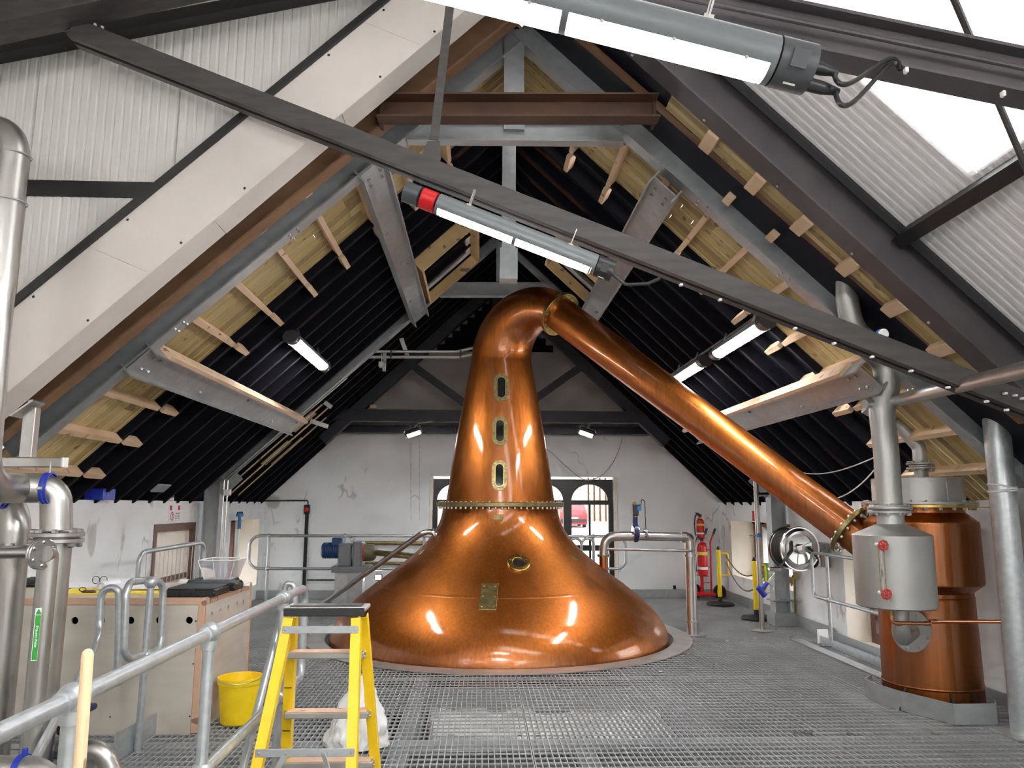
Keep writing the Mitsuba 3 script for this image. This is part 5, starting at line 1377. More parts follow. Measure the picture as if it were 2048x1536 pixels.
# ------------------------------------------------------------------ stainless pipework on the left
g = lambda px, py, y: P(px, py, y=y)
p1 = thing("steel_pipe", "tall stainless pipe with a bend at its top at the left edge of the view", "pipe")
part(p1, "pipe", tube(fillet([g(-260, 262, 4.62), g(30, 262, 4.32), g(-12, 640, 4.32), g(-40, 975, 4.32), g(40, 976, 4.70)], [0, 0.17, 0.1, 0.19, 0]), 0.088, 28), "stainless", 60)
for t in (g(29, 312, 4.32), g(20, 405, 4.32)):
    part(p1, "weld_ring", lathe([(0.086, -0.004), (0.0905, 0), (0.086, 0.004)], t, 32, (0.02, 0, -1)), "steel_satin", True)
p2 = thing("steel_pipe", "stainless pipe with the green label, bending down by the blue clamp", "pipe")
part(p2, "bend", tube(fillet([g(40, 976, 4.70), g(112, 976, 4.78), g(113, 1062, 4.78)], 0.17), 0.087, 28), "stainless", 60)
bx_ = g(113, 1075, 4.78); bt = g(85, 1420, 4.78)
part(p2, "drop", tube([A(bx_[0], bx_[1], bx_[2]), A(bx_[0], bx_[1], -1.2)], 0.087, 28), "stainless", 60)
flange(p2, "flange", A(bx_[0], bx_[1], bx_[2]), (0, 0, 1), 0.150, 0.026, 8, "stainless", "bolt_steel", rb=0.122, bolt_r=0.020, gap=0.01)
p3 = thing("steel_pipe", "wide stainless pipe standing in front of the cabinet at the left edge", "pipe")
q = g(34, 1060, 4.95)
part(p3, "pipe", tube(fillet([g(-70, 1012, 5.3), g(34, 1010, 4.95), A(q[0], q[1], -1.4)], 0.16), 0.088, 28), "stainless", 60)
flange(p3, "flange", A(q[0], q[1], g(30, 1098, 4.95)[2]), (0, 0, 1), 0.14, 0.022, 8, "stainless", "bolt_steel", rb=0.12, bolt_r=0.015, gap=0.006)
p4 = thing("small_steel_pipe", "small stainless pipe with a bright round flange, turning down beside the labelled pipe", "pipe")
q0, q1 = g(-40, 1107, 4.45), g(86, 1105, 4.45)
part(p4, "run", tube([q0, q1], 0.030, 22), "stainless", 60)
c = g(83, 1108, 4.45); axd = nz(q1 - q0 + A(0, -0.15, 0))
flange(p4, "flange", c, axd, 0.085, 0.016, 6, "chrome", "bolt_steel", rb=0.063, bolt_r=0.011, gap=0.004)
part(p4, "drop", tube(fillet([c + A(0.02, 0, 0), A(g(101, 1108, 4.5)[0], 4.5, c[2]), A(g(101, 1108, 4.5)[0], 4.5, -1.2)], 0.07), 0.043, 22), "stainless", 60)
lx = g(101, 1108, 4.5)[0]
z0l, z1l = g(90, 1322, 4.45)[2], g(97, 1216, 4.45)[2]
RLb = np.stack([nz(A(1, 0.25, 0)), A(0, 0, 1), nz(A(0.25, -1, 0))], 1)
lo_ = A(lx - 0.010, 4.455, z0l)
lab = thing("pipe_label", "green and white pipe marker reading Process Water on the small steel pipe", "label")
part(lab, "backing", ext(sbox(-0.016, 0, 0.016, z1l - z0l), 0.0012, lo_, RLb), "white_plastic")
part(lab, "band", ext(sbox(-0.013, 0.004, 0.013, (z1l - z0l) * 0.86), 0.0016, lo_, RLb), "green_label")
part(lab, "arrow", ext(Polygon([(-0.013, (z1l - z0l) * 0.875), (0.013, (z1l - z0l) * 0.875), (0.013, (z1l - z0l) * 0.90), (0.0, (z1l - z0l) * 0.985), (-0.013, (z1l - z0l) * 0.90)]), 0.0016, lo_, RLb), "green_label")
Rt = np.stack([-RLb[:, 1], RLb[:, 0], RLb[:, 2]], 1)
part(lab, "lettering", text("Process Water", 0.012, lo_ + RLb[:, 1] * (z1l - z0l) * 0.66 - RLb[:, 0] * 0.006 + RLb[:, 2] * 0.0012, Rt, 0.0012), "white_plastic")
for lab_, (px, py, yy), s in (("blue lined pipe clamp hung from the bracket around the upper left pipe bend", (97, 977, 4.72), 1), ("blue lined pipe clamp at the left frame edge under the tall pipe", (4, 985, 4.62), 0)):
    k = thing("pipe_clamp", lab_, "pipe clamp"); c = g(px, py, yy)
    for o in (-0.012, 0.012):
        part(k, "band", lathe([(0.087, -0.008), (0.094, -0.008), (0.094, 0.008), (0.087, 0.008)], c + A(o, 0, 0), 36, (1, 0.1, 0)), "blue_rubber", 40)
    part(k, "lug", cbox(c + A(0, -0.092, 0.0), (0.03, 0.02, 0.02), 0.003), "bolt_steel")
    part(k, "rod", tube([c + A(0, 0, 0.09), c + A(0, 0, 0.16 if s else 0.12)], 0.006, 8), "bolt_steel")
sb = thing("pipe_bracket", "T shaped bracket of stainless box section hung from the left rafter", "bracket")
a, b = g(-30, 925, 4.80), g(129, 925, 4.80)
part(sb, "arm", cbox((a + b) / 2, (b[0] - a[0], 0.06, 0.058), 0.004), "stainless")
part(sb, "end_cap", cbox(b + A(0.004, 0, 0), (0.008, 0.062, 0.06), 0.002), "white_plastic")
a, b = g(58, 916, 4.82), g(62, 815, 4.82)
part(sb, "stem", cbox((a + b) / 2, (0.075, 0.06, b[2] - a[2]), 0.004), "stainless")
part(sb, "top_plate", bar(g(33, 834, 4.80), g(79, 803, 4.80), 0.14, 0.010, (-0.7, 0, 0.7)), "stainless")
parts(sb, "bolt", [hexbolt(g(px, py, 4.8), (-0.5, 0, 0.8), 0.013, 0.02) for px, py in ((38, 826), (62, 806))], "bolt_steel")
# actuator valve and lower pipes at the bottom left corner
lv = thing("low_pipe", "stainless pipe with a bend running low at the bottom left corner", "pipe")
part(lv, "pipe", tube(fillet([g(-40, 1545, 4.0), g(92, 1545, 4.0), g(112, 1640, 4.0)], 0.14), 0.075, 24), "stainless", 60)
k = part(lv, "clamp", [lathe([(0.075, -0.014), (0.083, -0.014), (0.083, 0.014), (0.075, 0.014)], g(42, 1545, 4.0), 30, (1, 0, 0)), cbox(g(50, 1504, 3.94), (0.022, 0.02, 0.035), 0.003)], "blue_rubber", 40)
lw = thing("cross_pipe", "short stainless pipe through the blue valve behind the near rail post", "pipe")
part(lw, "pipe", tube(fillet([g(92, 1498, 4.9), g(205, 1500, 4.9), g(228, 1550, 4.9)], 0.12), 0.055, 22), "stainless", 60)
vb = thing("actuator_valve", "navy valve with a black actuator box low beside the broom handle", "valve")
c = g(143, 1500, 4.9)
part(vb, "body", disc(c, (1, 0.2, 0), 0.11, 0.05, 24), "navy_paint"); part(vb, "ring", disc(c + A(-0.035, 0, 0), (1, 0.2, 0), 0.085, 0.012, 24), "bolt_steel")
part(vb, "stem", tube([c, g(146, 1468, 4.9)], 0.03, 12), "black_plastic", 40)
part(vb, "actuator", cbox(g(146, 1440, 4.88), (0.13, 0.12, 0.14), 0.01), "black_plastic")
part(vb, "cover", cbox(g(152, 1417, 4.88), (0.19, 0.13, 0.035), 0.008), "navy_paint")
part(vb, "knob", lathe([(0.0, 0.03), (0.014, 0.026), (0.018, 0.0)][::-1], g(150, 1408, 4.86), 14), "brass")
part(vb, "dial", [disc(g(px, py, 4.80), (0, 1, 0), 0.009, 0.008, 10) for px, py in ((133, 1438), (148, 1438), (132, 1451), (149, 1451))], "bolt_steel")
part(vb, "cable", pipe([g(126, 1424, 4.9), g(126, 1450, 4.9), g(140, 1464, 4.9)], 0.007, 0.05, 8), "cable_grey")

# ------------------------------------------------------------------ left wall details
g = lambda px, py: P(px, py, x=XL + 0.02)
a, b = g(340, 1010), g(360, 1042)
RWl = np.stack([A(0, 1, 0), A(0, 0, 1), A(1, 0, 0)], 1)
sg = thing("safety_sign", "small white safety sign with red marks above the left doorway", "sign")
y0, y1_, zlo, zhi = 9.86, 10.22, 1.40, 1.61
part(sg, "board", bx(XL + 0.002, XL + 0.008, y0, y1_, zlo, zhi), "white_plastic")
O = A(XL + 0.008, y0, zlo)
part(sg, "red_square", [ext(sbox(0.0 + o, 0.145, 0.11 + o - (0.04 if o else 0), 0.20), 0.001, O, RWl) for o in (0.01, 0.27)], "red_paint")
part(sg, "ring", ext(Point(0.10, 0.07).buffer(0.055).difference(Point(0.10, 0.07).buffer(0.042)), 0.001, O, RWl), "red_paint")
part(sg, "pictogram", ext(sbox(0.09, 0.04, 0.11, 0.10), 0.001, O, RWl), "black_plastic")
part(sg, "text_line", [ext(sbox(0.20, 0.035 + 0.022 * i, 0.34, 0.042 + 0.022 * i), 0.001, O, RWl) for i in range(4)], "black_plastic")
c = P(171, 997, x=XL - 0.12)
bb_ = thing("blue_bin", "small blue plastic parts bin on top of the left wall", "parts bin")
part(bb_, "body", [cut((-0.09, 0.09, -0.13, 0.13, 0.0, 0.11), (-0.075, 0.075, -0.115, 0.115, 0.012, 0.2)).apply_translation((XL + 0.02, c[1], 1.662))], "blue_rubber")
part(bb_, "label_slot", bx(XL + 0.108, XL + 0.114, c[1] - 0.06, c[1] + 0.06, 1.70, 1.74), "blue_rubber")
c = P(333, 994, x=XL - 0.05)
can = thing("sealant_tube", "white sealant cartridge standing on the left wall above the doorway", "cartridge")
part(can, "tube", tube([A(XL + 0.0, c[1], 1.662), A(XL + 0.0, c[1], 1.83)], 0.042, 18), "white_plastic", 40)
part(can, "print", tube([A(XL + 0.0, c[1], 1.70), A(XL + 0.0, c[1], 1.78)], 0.0428, 18, False), "motor_blue", 40)
part(can, "cap", tube([A(XL + 0.0, c[1], 1.83), A(XL + 0.0, c[1], 1.85)], 0.02, 12), "black_plastic", 40)
one("loose_board", cbox(A(-3.60, 8.95, 1.80), (0.12, 0.34, 0.02), 0.003, np.stack([nz(A(1, 0, 0.94)), A(0, 1, 0), nz(A(-0.94, 0, 1))], 1)), "galv", "short pale board fixed low between the black rafters left of the doorway", "board")
sq = thing("squeegee", "blue headed floor squeegee leaning upside down by the left steel column", "squeegee")
a, b = P(460, 1032, y=12.3), P(470, 1120, y=11.9)
a = A(-3.72, 12.32, P(460, 1030, y=12.3)[2]); b = A(-3.60, 11.95, 0.02)
d = nz(b - a)
part(sq, "head", cbox(a, (0.05, 0.24, 0.05), 0.01), "bright_blue"); part(sq, "blade", cbox(a + A(0, 0, 0.035), (0.02, 0.26, 0.03), 0.004), "black_plastic")
part(sq, "neck", tube([a, a + d * 0.22], 0.026, 12), "bright_blue", 40); part(sq, "handle", tube([a + d * 0.2, b], 0.016, 12), "white_plastic", 40)
pi = thing("broom_stick", "thin white pole leaning beside the squeegee in the window recess", "pole")
part(pi, "pole", tube([A(-3.78, 12.36, 1.25), A(-3.66, 12.25, 0.0)], 0.013, 10), "white_plastic", 40)
# conduits up the far left column
for i, o in enumerate((0.0, 0.05)):
    one("column_conduit", tube([A(XC - 3.76 + o, FY - 0.14, 0.2), A(XC - 3.76 + o, FY - 0.14, 1.95), A(XC - 2.2 + o, FY - 0.14, 3.38 + 0.0)], 0.012, 8), "bolt_steel", ("first" if i == 0 else "second") + " thin conduit running up the far left column and rafter", "conduit")
one("junction_box", cbox(A(XC - 3.70, FY - 0.17, 1.78), (0.09, 0.06, 0.08), 0.006), "white_plastic", "small pale junction box near the top of the far left column", "junction box")
# emergency stop on the gable wall
es = thing("alarm_call_point", "red button on a black box with black trunking on the gable wall", "emergency stop")
c = P(614, 1019, y=YB - 0.05)
part(es, "box", cbox(c, (0.10, 0.07, 0.17), 0.008), "black_paint"); part(es, "button", lathe([(0.0, 0.05), (0.04, 0.045), (0.045, 0.02), (0.045, 0)][::-1], c + A(-0.005, -0.035, 0.0), 20, (0, -1, 0)), "red_paint", 40)
part(es, "trunking", bx(c[0] - 0.028, c[0] + 0.028, YB - 0.045, YB - 0.005, 0.05, c[2] - 0.085), "black_paint")
part(es, "conduit", tube(fillet([c + A(0.01, 0.02, 0.08), A(c[0] + 0.01, c[1] + 0.02, P(600, 1001, y=YB)[2]), P(500, 1002, y=YB - 0.03), P(497, 990, y=YB - 0.03)], 0.06), 0.012, 10), "black_paint", 50)
part(es, "side_conduit", tube([P(614, 1160, y=YB - 0.03), P(676, 1160, y=YB - 0.03)], 0.012, 8), "black_paint", 50)
one("wall_socket", cbox(P(1349, 1176, y=YB - 0.02), (0.05, 0.03, 0.09), 0.006), "black_plastic", "small dark fitting low on the gable wall left of the extinguisher trolley", "socket")
# conduits across the roof to the neck, left
cc = thing("twin_conduit", "pair of pale conduits spanning from the left frame to behind the still's neck", "conduit")
for o, (pa, pb, pc_) in enumerate((((736, 703), (912, 703), (948, 695)), ((730, 714), (916, 714), (946, 708)))):
    part(cc, "conduit", tube([P(*pa, y=11.0), P(*pb, y=11.0), P(*pc_, y=11.0)], 0.022, 12), "steel_satin", 50)
part(cc, "clip", [cbox(P(px, 708, y=10.98), (0.02, 0.05, 0.11), 0.004) for px in (782, 921)], "black_plastic")
sn = thing("sensor_box", "small grey sensor box hanging below the twin conduits", "sensor")
c = P(763, 729, y=10.9)
part(sn, "box", cbox(c, (0.08, 0.08, 0.09), 0.01), "steel_satin"); part(sn, "rod", tube([c + A(0, 0, 0.04), c + A(0, 0, 0.16)], 0.008, 8), "steel_satin"); part(sn, "back_plate", box(c + A(0.035, 0.05, 0.05), (0.05, 0.006, 0.28)), "bolt_steel")
for lab_, pa, pb in (("pale steel strut end sticking out right of the twin conduits", (803, 678), (815, 712)), ("pale steel strut end under the far left rafter", (650, 805), (662, 814)), ("pale strut end at the left end of the black tie beam", (622, 842), (655, 853))):
    one("strut_end", bar(P(*pa, y=11.3), P(*pb, y=11.3), 0.06, 0.10, (0, 1, 0)), "steel_satin", lab_, "strut")
cb1 = thing("hanging_cable", "grey cable looping across the gable wall above the arched screen", "cable")
part(cb1, "cable", tube(spline([P(px, py, y=14.0) for px, py in ((1092, 901), (1110, 912), (1150, 948), (1180, 960), (1215, 940), (1245, 875))]), 0.008, 6), "cable_grey", True)
cb2 = thing("hanging_cable", "upper pale cable sagging from the lyne arm towards the riser pipe", "cable")
part(cb2, "cable", tube(spline([P(px, py, y=yy) for px, py, yy in ((1600, 944, 8.6), (1660, 945, 8.0), (1720, 927, 7.2), (1765, 908, 6.3))]), 0.006, 6), "white_plastic", True)
cb3 = thing("hanging_cable", "lower pale cable sagging from the lyne arm towards the riser pipe", "cable")
part(cb3, "cable", tube(spline([P(px, py, y=yy) for px, py, yy in ((1655, 1000, 7.8), (1690, 990, 7.4), (1725, 965, 6.9), (1760, 925, 6.3))]), 0.006, 6), "white_plastic", True)
for i, px in enumerate((822, 839)):
    one("wall_chain", [cbox(P(px, py, y=YB - 0.015), (0.012, 0.008, 0.02), 0.003) for py in (905, 950, 985)] + [tube([P(px, 885, y=YB - 0.012), P(px, 1040, y=YB - 0.012)], 0.003, 5)], "cable_grey", ("left" if i == 0 else "right") + " of two thin cables clipped down the gable wall under the left floodlight", "cable")
for lab_, pts in (("bent wire hook under the left roof boards beside the upper noggins", ((600, 588), (610, 600), (611, 608), (602, 614))), ("bent wire hook under the left roof beside the lower channel purlin", ((374, 800), (376, 812), (350, 820), (320, 830)))):
    one("wire_hook", tube([P(*q, y=8.2) for q in pts], 0.008, 6), "steel_satin", lab_, "hook")

# roof windows: pine lined openings near the ridge on both slopes
for s, lab_, cn in ((-1, "pine lined roof window left of the ridge above the still", ((842, 530), (955, 455))), (1, "pine lined roof window right of the ridge above the lyne arm", ((1100, 500), (1200, 565)))):
    k = thing("roof_window", lab_, "roof window")
    u0, u1 = (0.40, 1.06) if s < 0 else (0.66, 1.30)
    y0, y1_ = (9.05, 10.55) if s < 0 else (9.0, 9.9)
    pt = lambda u, y, h: A(XC + s * u, y, SL(XC + s * u, 0)) + NRM[s] * h
    R = np.stack([A(0, 1, 0), nz(A(s, 0, -SLOPE)), NRM[s]], 1)
    um, L = (u0 + u1) / 2, (u1 - u0) * math.hypot(1, SLOPE)
    for y in (y0, y1_):
        part(k, "side_lining", box(pt(um, y, -0.02), (0.03, L + 0.03, 0.20), R), "pine")
    for u in (u0, u1):
        part(k, "end_lining", box(pt(u, (y0 + y1_) / 2, -0.02), (y1_ - y0, 0.03, 0.20), R), "pine")
    part(k, "sash", [box(pt(um, y, 0.06), (0.07, L, 0.04), R) for y in (y0 + 0.05, y1_ - 0.05)] + [box(pt(u, (y0 + y1_) / 2, 0.06), (y1_ - y0, 0.07, 0.04), R) for u in (u0 + 0.03, u1 - 0.03)], "white_plastic")
    part(k, "pane", box(pt(um, (y0 + y1_) / 2, 0.07), (y1_ - y0 - 0.1, L - 0.08, 0.006), R), "glass_dark")

# ------------------------------------------------------------------ right side: reel, stanchions, extinguishers
rl_ = thing("hose_reel", "chrome hose reel with coiled black hose on the right wall by the steel column", "hose reel")
cf = P(1598, 1098, y=9.40); cbk = cf + A(-0.045, 0.27, 0.0)
ax = nz(cf - cbk)
for q, r in ((cf, 0.268), (cbk, 0.262)):
    part(rl_, "disc", lathe([(0.05, -0.004), (0.19, -0.004), (0.195, 0.018), (0.215, 0.030), (0.235, 0.018), (0.24, 0.0), (r - 0.012, 0.0), (r, 0.012), (r - 0.006, 0.024), (r - 0.02, 0.022), (0.238, 0.03), (0.215, 0.042), (0.185, 0.028), (0.18, 0.008), (0.05, 0.008)], q, 48, ax), "chrome", 30)
L_ = np.linalg.norm(cf - cbk)
B = basis(ax)
hose = []
for j, rr0 in enumerate((0.19, 0.222)):
    for i in range(6):
        hose.append(tube([cbk + ax * (L_ * (i + 0.5) / 6) + rr0 * (B[:, 0] * math.cos(t) + B[:, 1] * math.sin(t)) for t in np.linspace(0, 2 * np.pi, 40)], 0.0165, 10))
part(rl_, "hose", hose, "rubber_black", True)
part(rl_, "hub", lathe([(0.0, 0.06), (0.05, 0.06), (0.06, 0.05), (0.06, -0.02)][::-1], cf, 24, ax), "chrome", 30)
for t in (0.4, 2.5, 4.6):
    part(rl_, "spoke", bar(cf + ax * 0.016 + 0.05 * (B[:, 0] * math.cos(t) + B[:, 1] * math.sin(t)), cf + ax * 0.016 + 0.20 * (B[:, 0] * math.cos(t) + B[:, 1] * math.sin(t)), 0.03, 0.006, ax), "chrome")
part(rl_, "guide_arm", [bar(cf + ax * 0.04 + A(-0.11, 0, 0.10), cf + ax * 0.04 + A(-0.11, 0, -0.02), 0.025, 0.02), bar(cf + ax * 0.04 + A(-0.11, 0, -0.02), P(1556, 1138, y=9.3), 0.025, 0.02)], "black_plastic")
part(rl_, "roller_guide", cbox(P(1549, 1138, y=9.3), (0.14, 0.08, 0.05), 0.01), "chrome")
part(rl_, "bracket", [bar(cf + ax * 0.05, A(4.36, 9.75, cf[2] + 0.02), 0.10, 0.06), cbox(A(4.33, 9.78, 1.02), (0.12, 0.22, 0.30), 0.01)], "steel_satin")
part(rl_, "red_label", cbox(A(4.262, 9.70, 1.03), (0.004, 0.06, 0.09), 0.001), "red_paint")
part(rl_, "swivel_hose", tube(spline([cf + ax * 0.06 + A(0.08, 0, 0.02), P(1632, 1112, y=9.4), P(1634, 1128, y=9.5), P(1618, 1135, y=9.6)]), 0.017, 10), "rubber_black", True)
sgun = thing("spray_gun", "blue spray gun hanging on the hose below the reel", "spray gun")
a, b = P(1549, 1146, y=9.28), P(1532, 1170, y=9.26)
part(sgun, "hose_end", tube([a, P(1540, 1158, y=9.27), b], 0.014, 10), "bolt_steel", 50)
part(sgun, "barrel", tube([P(1515, 1174, y=9.25), P(1530, 1192, y=9.25)], [0.030, 0.034], 14), "blue_rubber", 40)
part(sgun, "grip", tube([P(1523, 1182, y=9.25), P(1535, 1165, y=9.25)], 0.024, 14), "blue_rubber", 40)
part(sgun, "trigger", tube(spline([P(1535, 1166, y=9.25), P(1546, 1175, y=9.25), P(1544, 1182, y=9.25), P(1532, 1188, y=9.25)]), 0.006, 8), "bolt_steel", True)
vp = thing("tap_pipe", "thin vertical water pipe with a tap on the right wall under the reel", "pipe")
part(vp, "pipe", tube([P(1589, 1145, x=4.36), P(1591, 1240, x=4.36)], 0.014, 10), "brass_dull", 40)
part(vp, "tap", [cbox(P(1590, 1152, x=4.34), (0.05, 0.05, 0.10), 0.01), bar(P(1586, 1150, x=4.33), P(1583, 1172, x=4.32), 0.02, 0.01)], "brass")
part(vp, "bracket", cbox(P(1597, 1199, x=4.37), (0.05, 0.1, 0.03), 0.006), "bolt_steel")
stn = []
for i, (c, ztop) in enumerate(((A(3.99, 12.95, 0), 0.0), (A(4.02, 11.35, 0), 0.0))):
    k = thing("stanchion", ("farther" if i == 0 else "nearer") + " of two yellow barrier posts with a chain on the right" + (", beside the extinguisher trolley" if i == 0 else ", behind the thin post"), "barrier post")
    h = 0.90 if i == 0 else 0.83
    part(k, "base", lathe([(0.0, 0.012), (0.18, 0.012), (0.22, 0.012), (0.225, 0.02), (0.21, 0.045), (0.05, 0.06), (0.0, 0.06)], c, 40), "rubber_black", 40)
    part(k, "socket", tube([c + A(0, 0, 0.05), c + A(0, 0, 0.14)], 0.036, 20), "black_plastic", 40)
    part(k, "post", tube([c + A(0, 0, 0.12), c + A(0, 0, h)], 0.034, 20), "yellow_plastic", 40)
    part(k, "cap", lathe([(0.0, 0.05), (0.02, 0.05), (0.022, 0.02), (0.035, 0.01), (0.035, 0)][::-1], c + A(0, 0, h), 18), "black_plastic", 40)
    part(k, "loop", tube(fillet([c + A(0.03, 0, h - 0.06), c + A(0.15, -0.02, h - 0.06), c + A(0.15, -0.02, h - 0.42), c + A(0.03, 0, h - 0.42)], 0.02), 0.014, 10), "yellow_plastic", 50)
    stn.append(c + A(0.12, -0.02, h - 0.10))
for i, dz in enumerate((0.0, 0.13)):
    a, b = stn[0] + A(0, 0, -dz * 0.8), stn[1] + A(0, 0, 0.02 - dz)
    one("barrier_chain", tube([a + (b - a) * t + A(0, 0, -0.22 * 4 * t * (1 - t) * (1 + 0.5 * i)) for t in np.linspace(0, 1, 30)], 0.010, 6), "olive_paint", ("upper" if i == 0 else "lower") + " dark chain sagging between the two yellow barrier posts", "chain")
ext_ = thing("extinguisher_trolley", "red two wheeled trolley for fire extinguishers in the far right corner", "trolley")
c0 = A(4.02, 13.78, 0)
ang = nz(A(0.18, 0.10, 1.0))
for s in (-0.075, 0.075):
    part(ext_, "rail", tube(fillet([c0 + A(s, 0.0, 0.10), c0 + A(s, 0, 0.0) + A(0.02, 0.03, 1.0), c0 + A(s, 0, 0) + A(0.09, 0.02, 1.16)], 0.05), 0.016, 12), "red_paint", 50)
    part(ext_, "grip", tube([c0 + A(s + 0.075, 0.02, 1.12), c0 + A(s + 0.115, 0.02, 1.22)], 0.02, 10), "black_plastic", 40)
for z in (0.28, 0.55, 0.85):
    part(ext_, "crossbar", bar(c0 + A(-0.075, 0.01, z), c0 + A(0.095, 0.01, z), 0.03, 0.012), "red_paint")
part(ext_, "shelf", cbox(c0 + A(-0.12, -0.12, 0.10), (0.42, 0.25, 0.05), 0.008), "red_paint")
for s in (-0.20, 0.20):
    wc = c0 + A(0.02 + s, 0.0 if s > 0 else 0.12, 0.125)
    w = part(ext_, "wheel", lathe([(0.075, -0.025), (0.115, -0.028), (0.122, -0.015), (0.122, 0.015), (0.115, 0.028), (0.075, 0.025), (0.075, -0.025)], wc, 32, (0.35, -1, 0)), "rubber_black", 40)
    Bw = basis(A(0.35, -1, 0))
    part(w, "hub", [disc(wc, (0.35, -1, 0), 0.03, 0.05, 16)] + [bar(wc, wc + 0.078 * (Bw[:, 0] * math.cos(t) + Bw[:, 1] * math.sin(t)), 0.03, 0.016, A(0.35, -1, 0)) for t in np.arange(6) * math.pi / 3], "red_paint")


def extinguisher(lab_, c, r, h, horn):
    k = thing("fire_extinguisher", lab_, "fire extinguisher")
    part(k, "cylinder", lathe([(0.0, 0.0), (r * 0.8, 0.0), (r, 0.03), (r, h - r * 0.8), (r * 0.75, h - r * 0.25), (0.03, h), (0.025, h + 0.03), (0.0, h + 0.03)], c, 32), "red_paint", 35)
    part(k, "valve", [cbox(c + A(0, 0, h + 0.045), (0.05, 0.05, 0.05), 0.008), bar(c + A(0, 0, h + 0.07), c + A(-0.09, -0.03, h + 0.10), 0.02, 0.012), bar(c + A(0, 0, h + 0.05), c + A(-0.09, -0.03, h + 0.05), 0.02, 0.01)], "black_plastic")
    part(k, "hose", tube(spline([c + A(-0.02, -0.02, h + 0.05), c + A(-r - 0.03, -0.03, h + 0.02), c + A(-r - 0.045, -0.03, h * 0.5), c + A(-r - 0.02, -0.02, h * 0.12)]), 0.012, 8), "black_plastic", True)
    lab2 = lathe([(r + 0.001, h * 0.18), (r + 0.0015, h * 0.18), (r + 0.0015, h * 0.26), (r + 0.001, h * 0.26)], c, 32); part(k, "white_band", lab2, "white_plastic", 35)
    part(k, "yellow_band", lathe([(r + 0.001, h * 0.62), (r + 0.0015, h * 0.62), (r + 0.0015, h * 0.72), (r + 0.001, h * 0.72)], c, 32), "yellow_paper", 35)
    return k


extinguisher("lower red fire extinguisher with pale bands standing on the trolley shelf", c0 + A(-0.10, -0.12, 0.42), 0.088, 0.56, True)
part(ext_, "support", [bar(c0 + A(-0.10, -0.02, 0.12), c0 + A(-0.10, -0.02, 0.42), 0.04, 0.04), cbox(c0 + A(-0.10, -0.10, 0.41), (0.16, 0.18, 0.012), 0.003)], "red_paint")
extinguisher("upper red fire extinguisher strapped at the head of the trolley", c0 + A(-0.075, 0.03, 1.06), 0.066, 0.34, False)
part(ext_, "upper_bracket", [cbox(c0 + A(-0.07, 0.04, 1.05), (0.14, 0.1, 0.012), 0.003), bar(c0 + A(-0.07, 0.05, 1.0), c0 + A(0.02, 0.04, 0.95), 0.02, 0.02)], "red_paint")
tg = one("sign_tag", cbox(P(1403, 1040, y=13.78), (0.08, 0.006, 0.09), 0.002), "white_plastic", "small white tag at the top of the extinguisher trolley", "tag")
gp = thing("carton", "small green printed carton on the right window sill", "carton")
c = P(1510, 1138, x=4.62)
part(gp, "carton", cbox(A(4.62, 12.35, 0.44 + 0.14), (0.16, 0.18, 0.28), 0.006), "green_plastic")
part(gp, "print", [disc(A(4.62 + dx, 12.257, 0.5 + dz), (0, 1, 0), 0.018, 0.003, 12) for dx in (-0.045, 0.0, 0.045) for dz in (0.0, 0.07, 0.14)], "yellow_plastic")
red_st = one("wall_label", cbox(P(1508, 1032, x=XR - 0.01), (0.004, 0.16, 0.16), 0.002), "red_paint", "small red and white notice high on the right wall by the thin post", "notice")

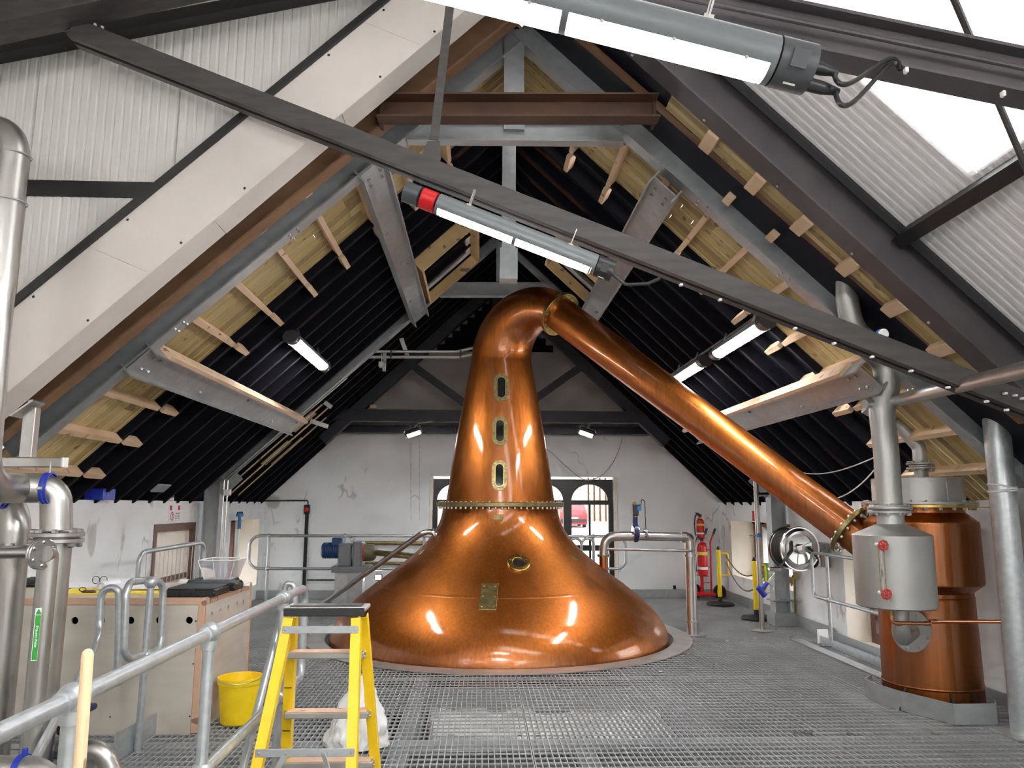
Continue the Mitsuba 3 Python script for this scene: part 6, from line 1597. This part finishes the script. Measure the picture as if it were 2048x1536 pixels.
# ------------------------------------------------------------------ outside the arched screen
struct("ground_outside", TM([(-30, 14.75, -0.02), (30, 14.75, -0.02), (30, 75, 0.5), (-30, 75, 0.5)], [(0, 1, 2), (0, 2, 3)]), "asphalt")
zg = lambda y: -0.02 + (y - 14.75) * 0.52 / 60.25
ow = thing("stone_building", "stone building outside beyond the arched screen", "building")
rng = random.Random(4)
yo = 54.0
part(ow, "wall", bx(-14, 22, yo, yo + 0.5, 0.1, 12.0), "stone")
z, row = 0.35, 0
while z < 4.6:
    x = 3.4 + rng.uniform(0, 0.3)
    h = rng.uniform(0.30, 0.42)
    while x < 10.0:
        w = rng.uniform(0.5, 1.0)
        part(ow, "stone", bx(x, x + w - 0.03, yo - rng.uniform(0.02, 0.05), yo, z, z + h - 0.03), "stone")
        x += w
    z += h
part(ow, "window_bars", [bx(x - 0.05, x + 0.05, yo - 0.12, yo - 0.08, 0.5, 4.0) for x in (7.6, 8.0, 8.4, 8.8)], "rust_steel")
car = thing("car", "red hatchback parked outside behind the arched screen", "car")
yc, zc = 49.0, zg(47.0); xcar = float(P(1147, 1040, y=47.0)[0])
side = [(-2.0, 0.25), (2.0, 0.25), (2.05, 0.6), (1.9, 0.82), (1.05, 0.93), (0.3, 1.42), (-1.2, 1.45), (-1.85, 1.0), (-2.05, 0.75)]
m = m3.CrossSection([np.array(side)]).offset(0.06, m3.JoinType.Round).extrude(1.66).translate([0, 0, -0.83])
v, f = man(m)
taper = 1.0 - 0.16 * np.clip((v[:, 1] - 0.85) / 0.6, 0, 1)
part(car, "body", TM(np.stack([xcar + v[:, 2] * taper, yc + v[:, 0], zc + v[:, 1]], 1), f[:, ::-1]), "car_red", 40)
part(car, "rear_window", TM([(xcar - 0.62, yc - 1.86, zc + 1.03), (xcar + 0.62, yc - 1.86, zc + 1.03), (xcar + 0.55, yc - 1.36, zc + 1.42), (xcar - 0.55, yc - 1.36, zc + 1.42)], [(0, 1, 2), (0, 2, 3)]), "glass_dark")
part(car, "bumper", cbox(A(xcar, yc - 2.08, zc + 0.42), (1.60, 0.12, 0.22), 0.04), "black_plastic")
part(car, "number_plate", cbox(A(xcar, yc - 2.155, zc + 0.58), (0.52, 0.02, 0.11), 0.004), "white_plastic")
for s in (-1, 1):
    part(car, "tail_light", cbox(A(xcar + s * 0.68, yc - 2.06, zc + 0.82), (0.22, 0.1, 0.24), 0.03), "red_handwheel")
    for yy in (-1.25, 1.25):
        part(car, "wheel", tube([A(xcar + s * 0.66, yc + yy, zc + 0.31), A(xcar + s * 0.84, yc + yy, zc + 0.31)], 0.31, 24), "rubber_black", 40)
one("sack_outside", TM(*(lambda m: (m.vertices * A(0.2, 0.2, 0.22) * (0.8 + 0.4 * meshkit.fbm(m.vertices * 2.2, 3))[:, None] + P(1203, 1062, y=21.0) * A(1, 1, 0) + A(0, 0, zg(21) + 0.2), m.faces))(trimesh.creation.icosphere(4))), "white_sack", "white bulk sack outside the arched screen", "sack", 60)
